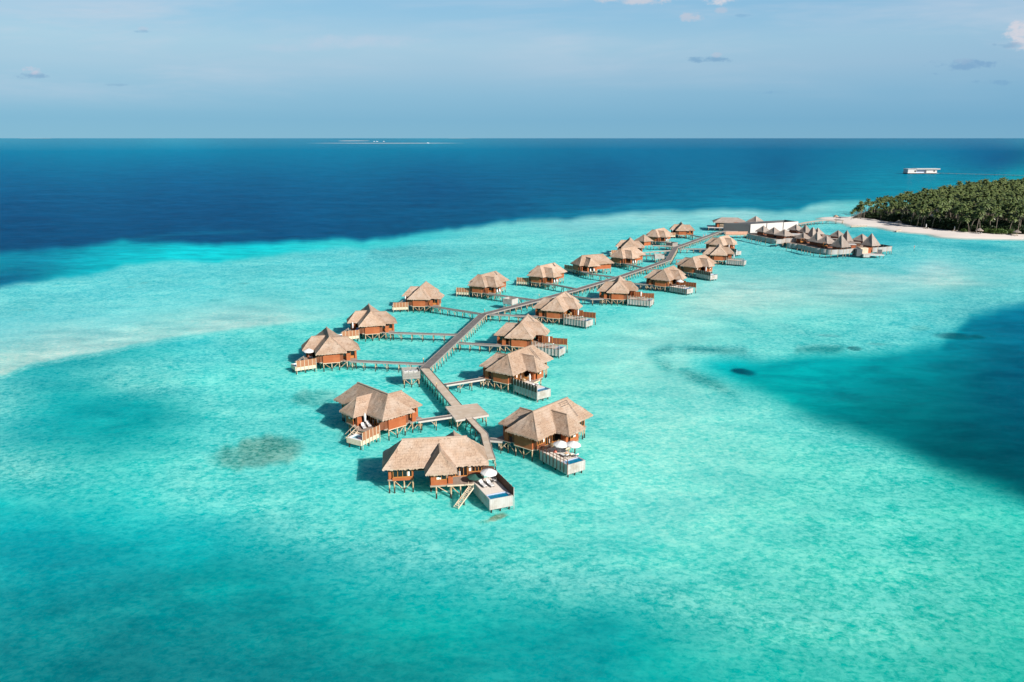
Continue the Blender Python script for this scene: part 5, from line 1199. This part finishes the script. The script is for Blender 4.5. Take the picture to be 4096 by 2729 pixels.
# far white over-water building and its pier
a=W(3631,693,1.); b=W(3754,693,1.); (d,l)=unit(a,b); t=thing('over_water_restaurant','white flat roofed building standing alone over deep water','building',(a[0],a[1],0),math.atan2(d[1],d[0]))
zt=height_at(a,676)
mb=MB(); mb.box(0,l*.27,0,16,1.2,zt-.6); mb.box(l*.62,l*.96,2,16,1.2,zt-1.2); mb.build('wall','concrete',t)
mb=MB(); mb.box(-.5,l*.28,-.8,17,zt-.6,zt); mb.box(l*.28,l*1.04,-.6,17,zt-.9,zt+.5); mb.build('roof','concrete',t)
mb=MB(); mb.box(l*.27,l*.62,5,16,1.2,zt-1); mb.build('recessed_wall','tiles',t)
for (x0,x1,yy,lab) in ((l*.21,l*.225,-.05,0),(l*.235,l*.25,-.05,0),(l*.85,l*.86,1.95,0),(l*.88,l*.89,1.95,0)):
    mb=MB(); mb.box(x0,x1+.4,yy-.1,yy+.03,3,5.6); mb.build('window','glass',t)
mb=MB(); mb.box(-1,l*1.0,-1.5,17,.9,1.2); mb.build('floor','concrete',t)
mb=MB(); mb.box(0,l*.95,1,16,-1.,.89); mb.build('substructure','slate',t)
walkway('thin pier running right from the lone white building',[W(3756,693.5,1.2),W(3900,697.5,1.2),W(4096,703,1.2),W(4400,711,1.2)],3.6,'curb',12.,z=1.6,name='pier',cat='pier',lean=False)
# marker, distant islets and boats
x,y=W(3656,1001); t=thing('channel_marker','thin channel marker pole in the shallows below the beach','marker',(x,y,0)); mb=MB(); mb.cyl((0,0,-1.4),(0,0,2.0),.09,.07,8); mb.build('pole','post',t); mb=MB(); mb.cyl((0,0,1.7),(0,0,2.3),.2,.2,8); mb.build('top_mark','redcloth',t)
def islet(name,u0,u1,v,h,dep=120,m='sandmat'):
    a,b=W(u0,v),W(u1,v); cx,cy=(a[0]+b[0])/2,(a[1]+b[1])/2; rx=(b[0]-a[0])/2; mb=MB(); n=40; vs=[(0,0,h)]
    for r_,z in ((.6,h*.9),(.85,h*.6),(1.,-.5)):
        for k in range(n):
            q=2*math.pi*k/n; w=1+.15*math.sin(3*q+u0); vs.append((math.cos(q)*rx*r_*w,math.sin(q)*dep*4*r_*w,z))
    f=[(0,1+k,1+(k+1)%n) for k in range(n)]+[(1+r_*n+k,1+(r_+1)*n+k,1+(r_+1)*n+(k+1)%n,1+r_*n+(k+1)%n) for r_ in (0,1) for k in range(n)]
    mb.add(vs,f); o=mb.build(name,m,None,True); o.location=(cx,cy,0); tag(o,kind='structure'); return o
islet('sandbank',1352,1470,564,3.); islet('sandbank',1250,1850,573,-.0+.25,60); islet('sandbank',1786,1880,553.2,9.,300); islet('sandbank',80,205,553.4,9.,300)
def boat(lb,u,v,s_=1.,rz=0.):
    x,y=W(u,v); t=thing('motor_yacht',lb,'boat',(x,y,0),rz,'white boats off the distant sandbank')
    mb=MB(); P=[(-10,-2.8),(4,-3),(9,-1.6),(12.5,0),(9,1.6),(4,3),(-10,2.8)]; n=len(P)
    mb.add([(p[0]*.9,p[1]*.8,-.6) for p in P]+[(p[0],p[1],2.4 if p[0]<5 else 3.0) for p in P],[tuple(range(n))[::-1],tuple(range(n,2*n))]+[(i,(i+1)%n,n+(i+1)%n,n+i) for i in range(n)]); mb.build('hull','acwhite',t)
    mb=MB(); mb.box(-7,4,-2,2,2.41,5); mb.box(-5,1,-1.6,1.6,5.01,7); mb.build('cabin','acwhite',t); mb=MB(); mb.box(-6.5,3.5,-2.05,-2.01,3.4,4.3); mb.build('window','glass',t); t.scale=(s_,)*3
boat('white boat just right of the distant sandbank, the left of a pair',1497,567,1.1); boat('white boat just right of the distant sandbank, the right of a pair',1509,567,1.3); boat('white boat standing alone right of the distant pair',1535,567,1.1)
boat('small white boat far out near the horizon, right of the sandbank line',1712,573.5,1.2)

# ------------------------------------------------------------------ light, sky, camera
SAZ,SEL=R(-49),R(29)                         # direction the sun stands in (mathematical azimuth)
sd=Vector((math.cos(SAZ)*math.cos(SEL),math.sin(SAZ)*math.cos(SEL),math.sin(SEL)))
sl=bpy.data.lights.new('sun','SUN'); sl.energy=5.0; sl.angle=R(.53); sl.color=(1.,.945,.87)
so=bpy.data.objects.new('sun',sl); COL.objects.link(so); so.rotation_euler=sd.to_track_quat('Z','Y').to_euler()
w=bpy.data.worlds.new('World'); w.cycles.sampling_method='MANUAL'; w.cycles.sample_map_resolution=512; sc.world=w; w.use_nodes=True; nt=w.node_tree; bg=nt.nodes['Background']
sky=N(nt,'ShaderNodeTexSky'); sky.sky_type='NISHITA'; sky.sun_disc=False; sky.sun_elevation=SEL; sky.sun_rotation=math.atan2(sd.x,sd.y)
sky.air_density=1.; sky.dust_density=.6; sky.ozone_density=1.5
STR=.045
tc=N(nt,'ShaderNodeTexCoord'); sp=N(nt,'ShaderNodeSeparateXYZ'); L(nt,tc.outputs['Generated'],sp.inputs[0])
def slin(c): return tuple(.717*((x/255+.055)/1.055)**2.4 if x>10 else x/255/12.92 for x in c)
ra=N(nt,'ShaderNodeValToRGB'); L(nt,math_(nt,'MULTIPLY',sp.outputs[2],2.5),ra.inputs[0]); cr=ra.color_ramp; cr.elements.remove(cr.elements[1])
stops=((0.,(133,184,209)),(.02,(129,182,210)),(.05,(143,190,216)),(.08,(163,199,221)),(.105,(166,204,225)),(.13,(153,199,226)),(.16,(144,194,226)),(.3,(110,165,212)))
for i,(s_,c) in enumerate(stops):
    e=cr.elements[0] if i==0 else cr.elements.new(s_*2.5)
    e.position=s_*2.5; e.color=(*slin(c),1)
ax=math_(nt,'DIVIDE',sp.outputs[0],math_(nt,'MAXIMUM',sp.outputs[1],.05)); ez=math_(nt,'DIVIDE',sp.outputs[2],math_(nt,'MAXIMUM',sp.outputs[1],.05))
c=mixc(nt,maprange(nt,ax,-.55,.75,0,1),(1.05,1.04,1.02),(.80,.86,.92)); c=mixc(nt,1.,ra.outputs[0],c,'MULTIPLY')
cv=N(nt,'ShaderNodeCombineXYZ'); L(nt,ax,cv.inputs[0]); L(nt,ez,cv.inputs[1])
ci=noise_(nt,mapping(nt,cv.outputs[0],(2.2,16,1),(0,0,-.03)),1.,5,.6,.3); ci2=noise_(nt,mapping(nt,cv.outputs[0],(1.2,5,1)),1.3,3,.5)
cf=math_(nt,'MULTIPLY',maprange(nt,ci,.40,.70,0,1,True),maprange(nt,ci2,.38,.6,0,.9)); c=mixc(nt,math_(nt,'MULTIPLY',cf,maprange(nt,ez,.03,.09)),c,slin((196,210,226)))
pn=noise_(nt,mapping(nt,cv.outputs[0],(34,60,1)),1.,5,.62)
def dcoord(u,v):
    d=ray(u,v); return d[0]/d[1],d[2]/d[1]
def blob(c,u,v,ru,rv,colr,k,wob=1.5,soft=1.15):
    a,e=dcoord(u,v); 
    x=math_(nt,'DIVIDE',math_(nt,'SUBTRACT',ax,a),ru/F); y=math_(nt,'DIVIDE',math_(nt,'SUBTRACT',ez,e),rv/F)
    r=math_(nt,'ADD',math_(nt,'MULTIPLY',x,x),math_(nt,'MULTIPLY',y,y)); r=math_(nt,'ADD',r,math_(nt,'MULTIPLY',math_(nt,'SUBTRACT',pn,.5),wob*4))
    return mixc(nt,maprange(nt,r,1.,1.-soft,0,k,True),c,slin(colr))
c=blob(c,1420,165,330,30,(190,206,225),.55,.5,1.3); c=blob(c,1180,190,200,22,(186,204,224),.4,.5,1.3)
for a_ in ((2560,-12,260,30,(200,206,218),.9),(2880,-6,80,26,(215,216,224),.9),(2760,72,60,18,(190,200,216),.8),(2885,42,26,16,(186,198,216),.6),(4110,140,110,62,(210,212,222),.95),(4040,180,60,14,(120,165,200),.6),(110,302,75,16,(132,172,204),.8),(125,284,48,16,(196,202,220),.8),(2860,238,110,13,(124,168,202),.8),(2868,222,26,10,(178,196,216),.7),(3870,262,140,22,(116,160,200),.6),(3850,245,40,14,(150,182,210),.6),(3720,296,40,8,(116,160,200),.5),(415,40,36,14,(182,200,220),.5),(578,115,26,10,(182,200,220),.5),(580,127,40,7,(134,176,208),.5),(460,340,60,6,(134,176,206),.5),(3080,370,70,8,(120,168,204),.4),(3980,330,90,14,(112,160,200),.4),(2980,62,36,9,(126,174,210),.5)):
    c=blob(c,*a_)
low=maprange(nt,sp.outputs[2],.17,.34,0,1,True)
sk=mixc(nt,1.,sky.outputs[0],(STR*1.,STR*1.,STR*1.),'MULTIPLY')
c=mixc(nt,low,c,sk)
c=mixc(nt,maprange(nt,sp.outputs[2],-.02,0.,0,1),(.05,.22,.26),c)
L(nt,c,bg.inputs['Color']); bg.inputs['Strength'].default_value=1.0
cam=bpy.data.cameras.new('camera'); cam.sensor_width=36; cam.lens=F/4096*36; cam.clip_start=1; cam.clip_end=200000
co=bpy.data.objects.new('camera',cam); COL.objects.link(co); co.location=(0,0,H); co.rotation_euler=(math.pi/2-TH,0,0); sc.camera=co
sc.view_settings.view_transform='Standard'; sc.view_settings.look='None'; sc.view_settings.exposure=.48; sc.view_settings.gamma=1
sc.cycles.max_bounces=6; sc.cycles.transparent_max_bounces=8; sc.cycles.use_denoising=True
bpy.context.view_layer.update()
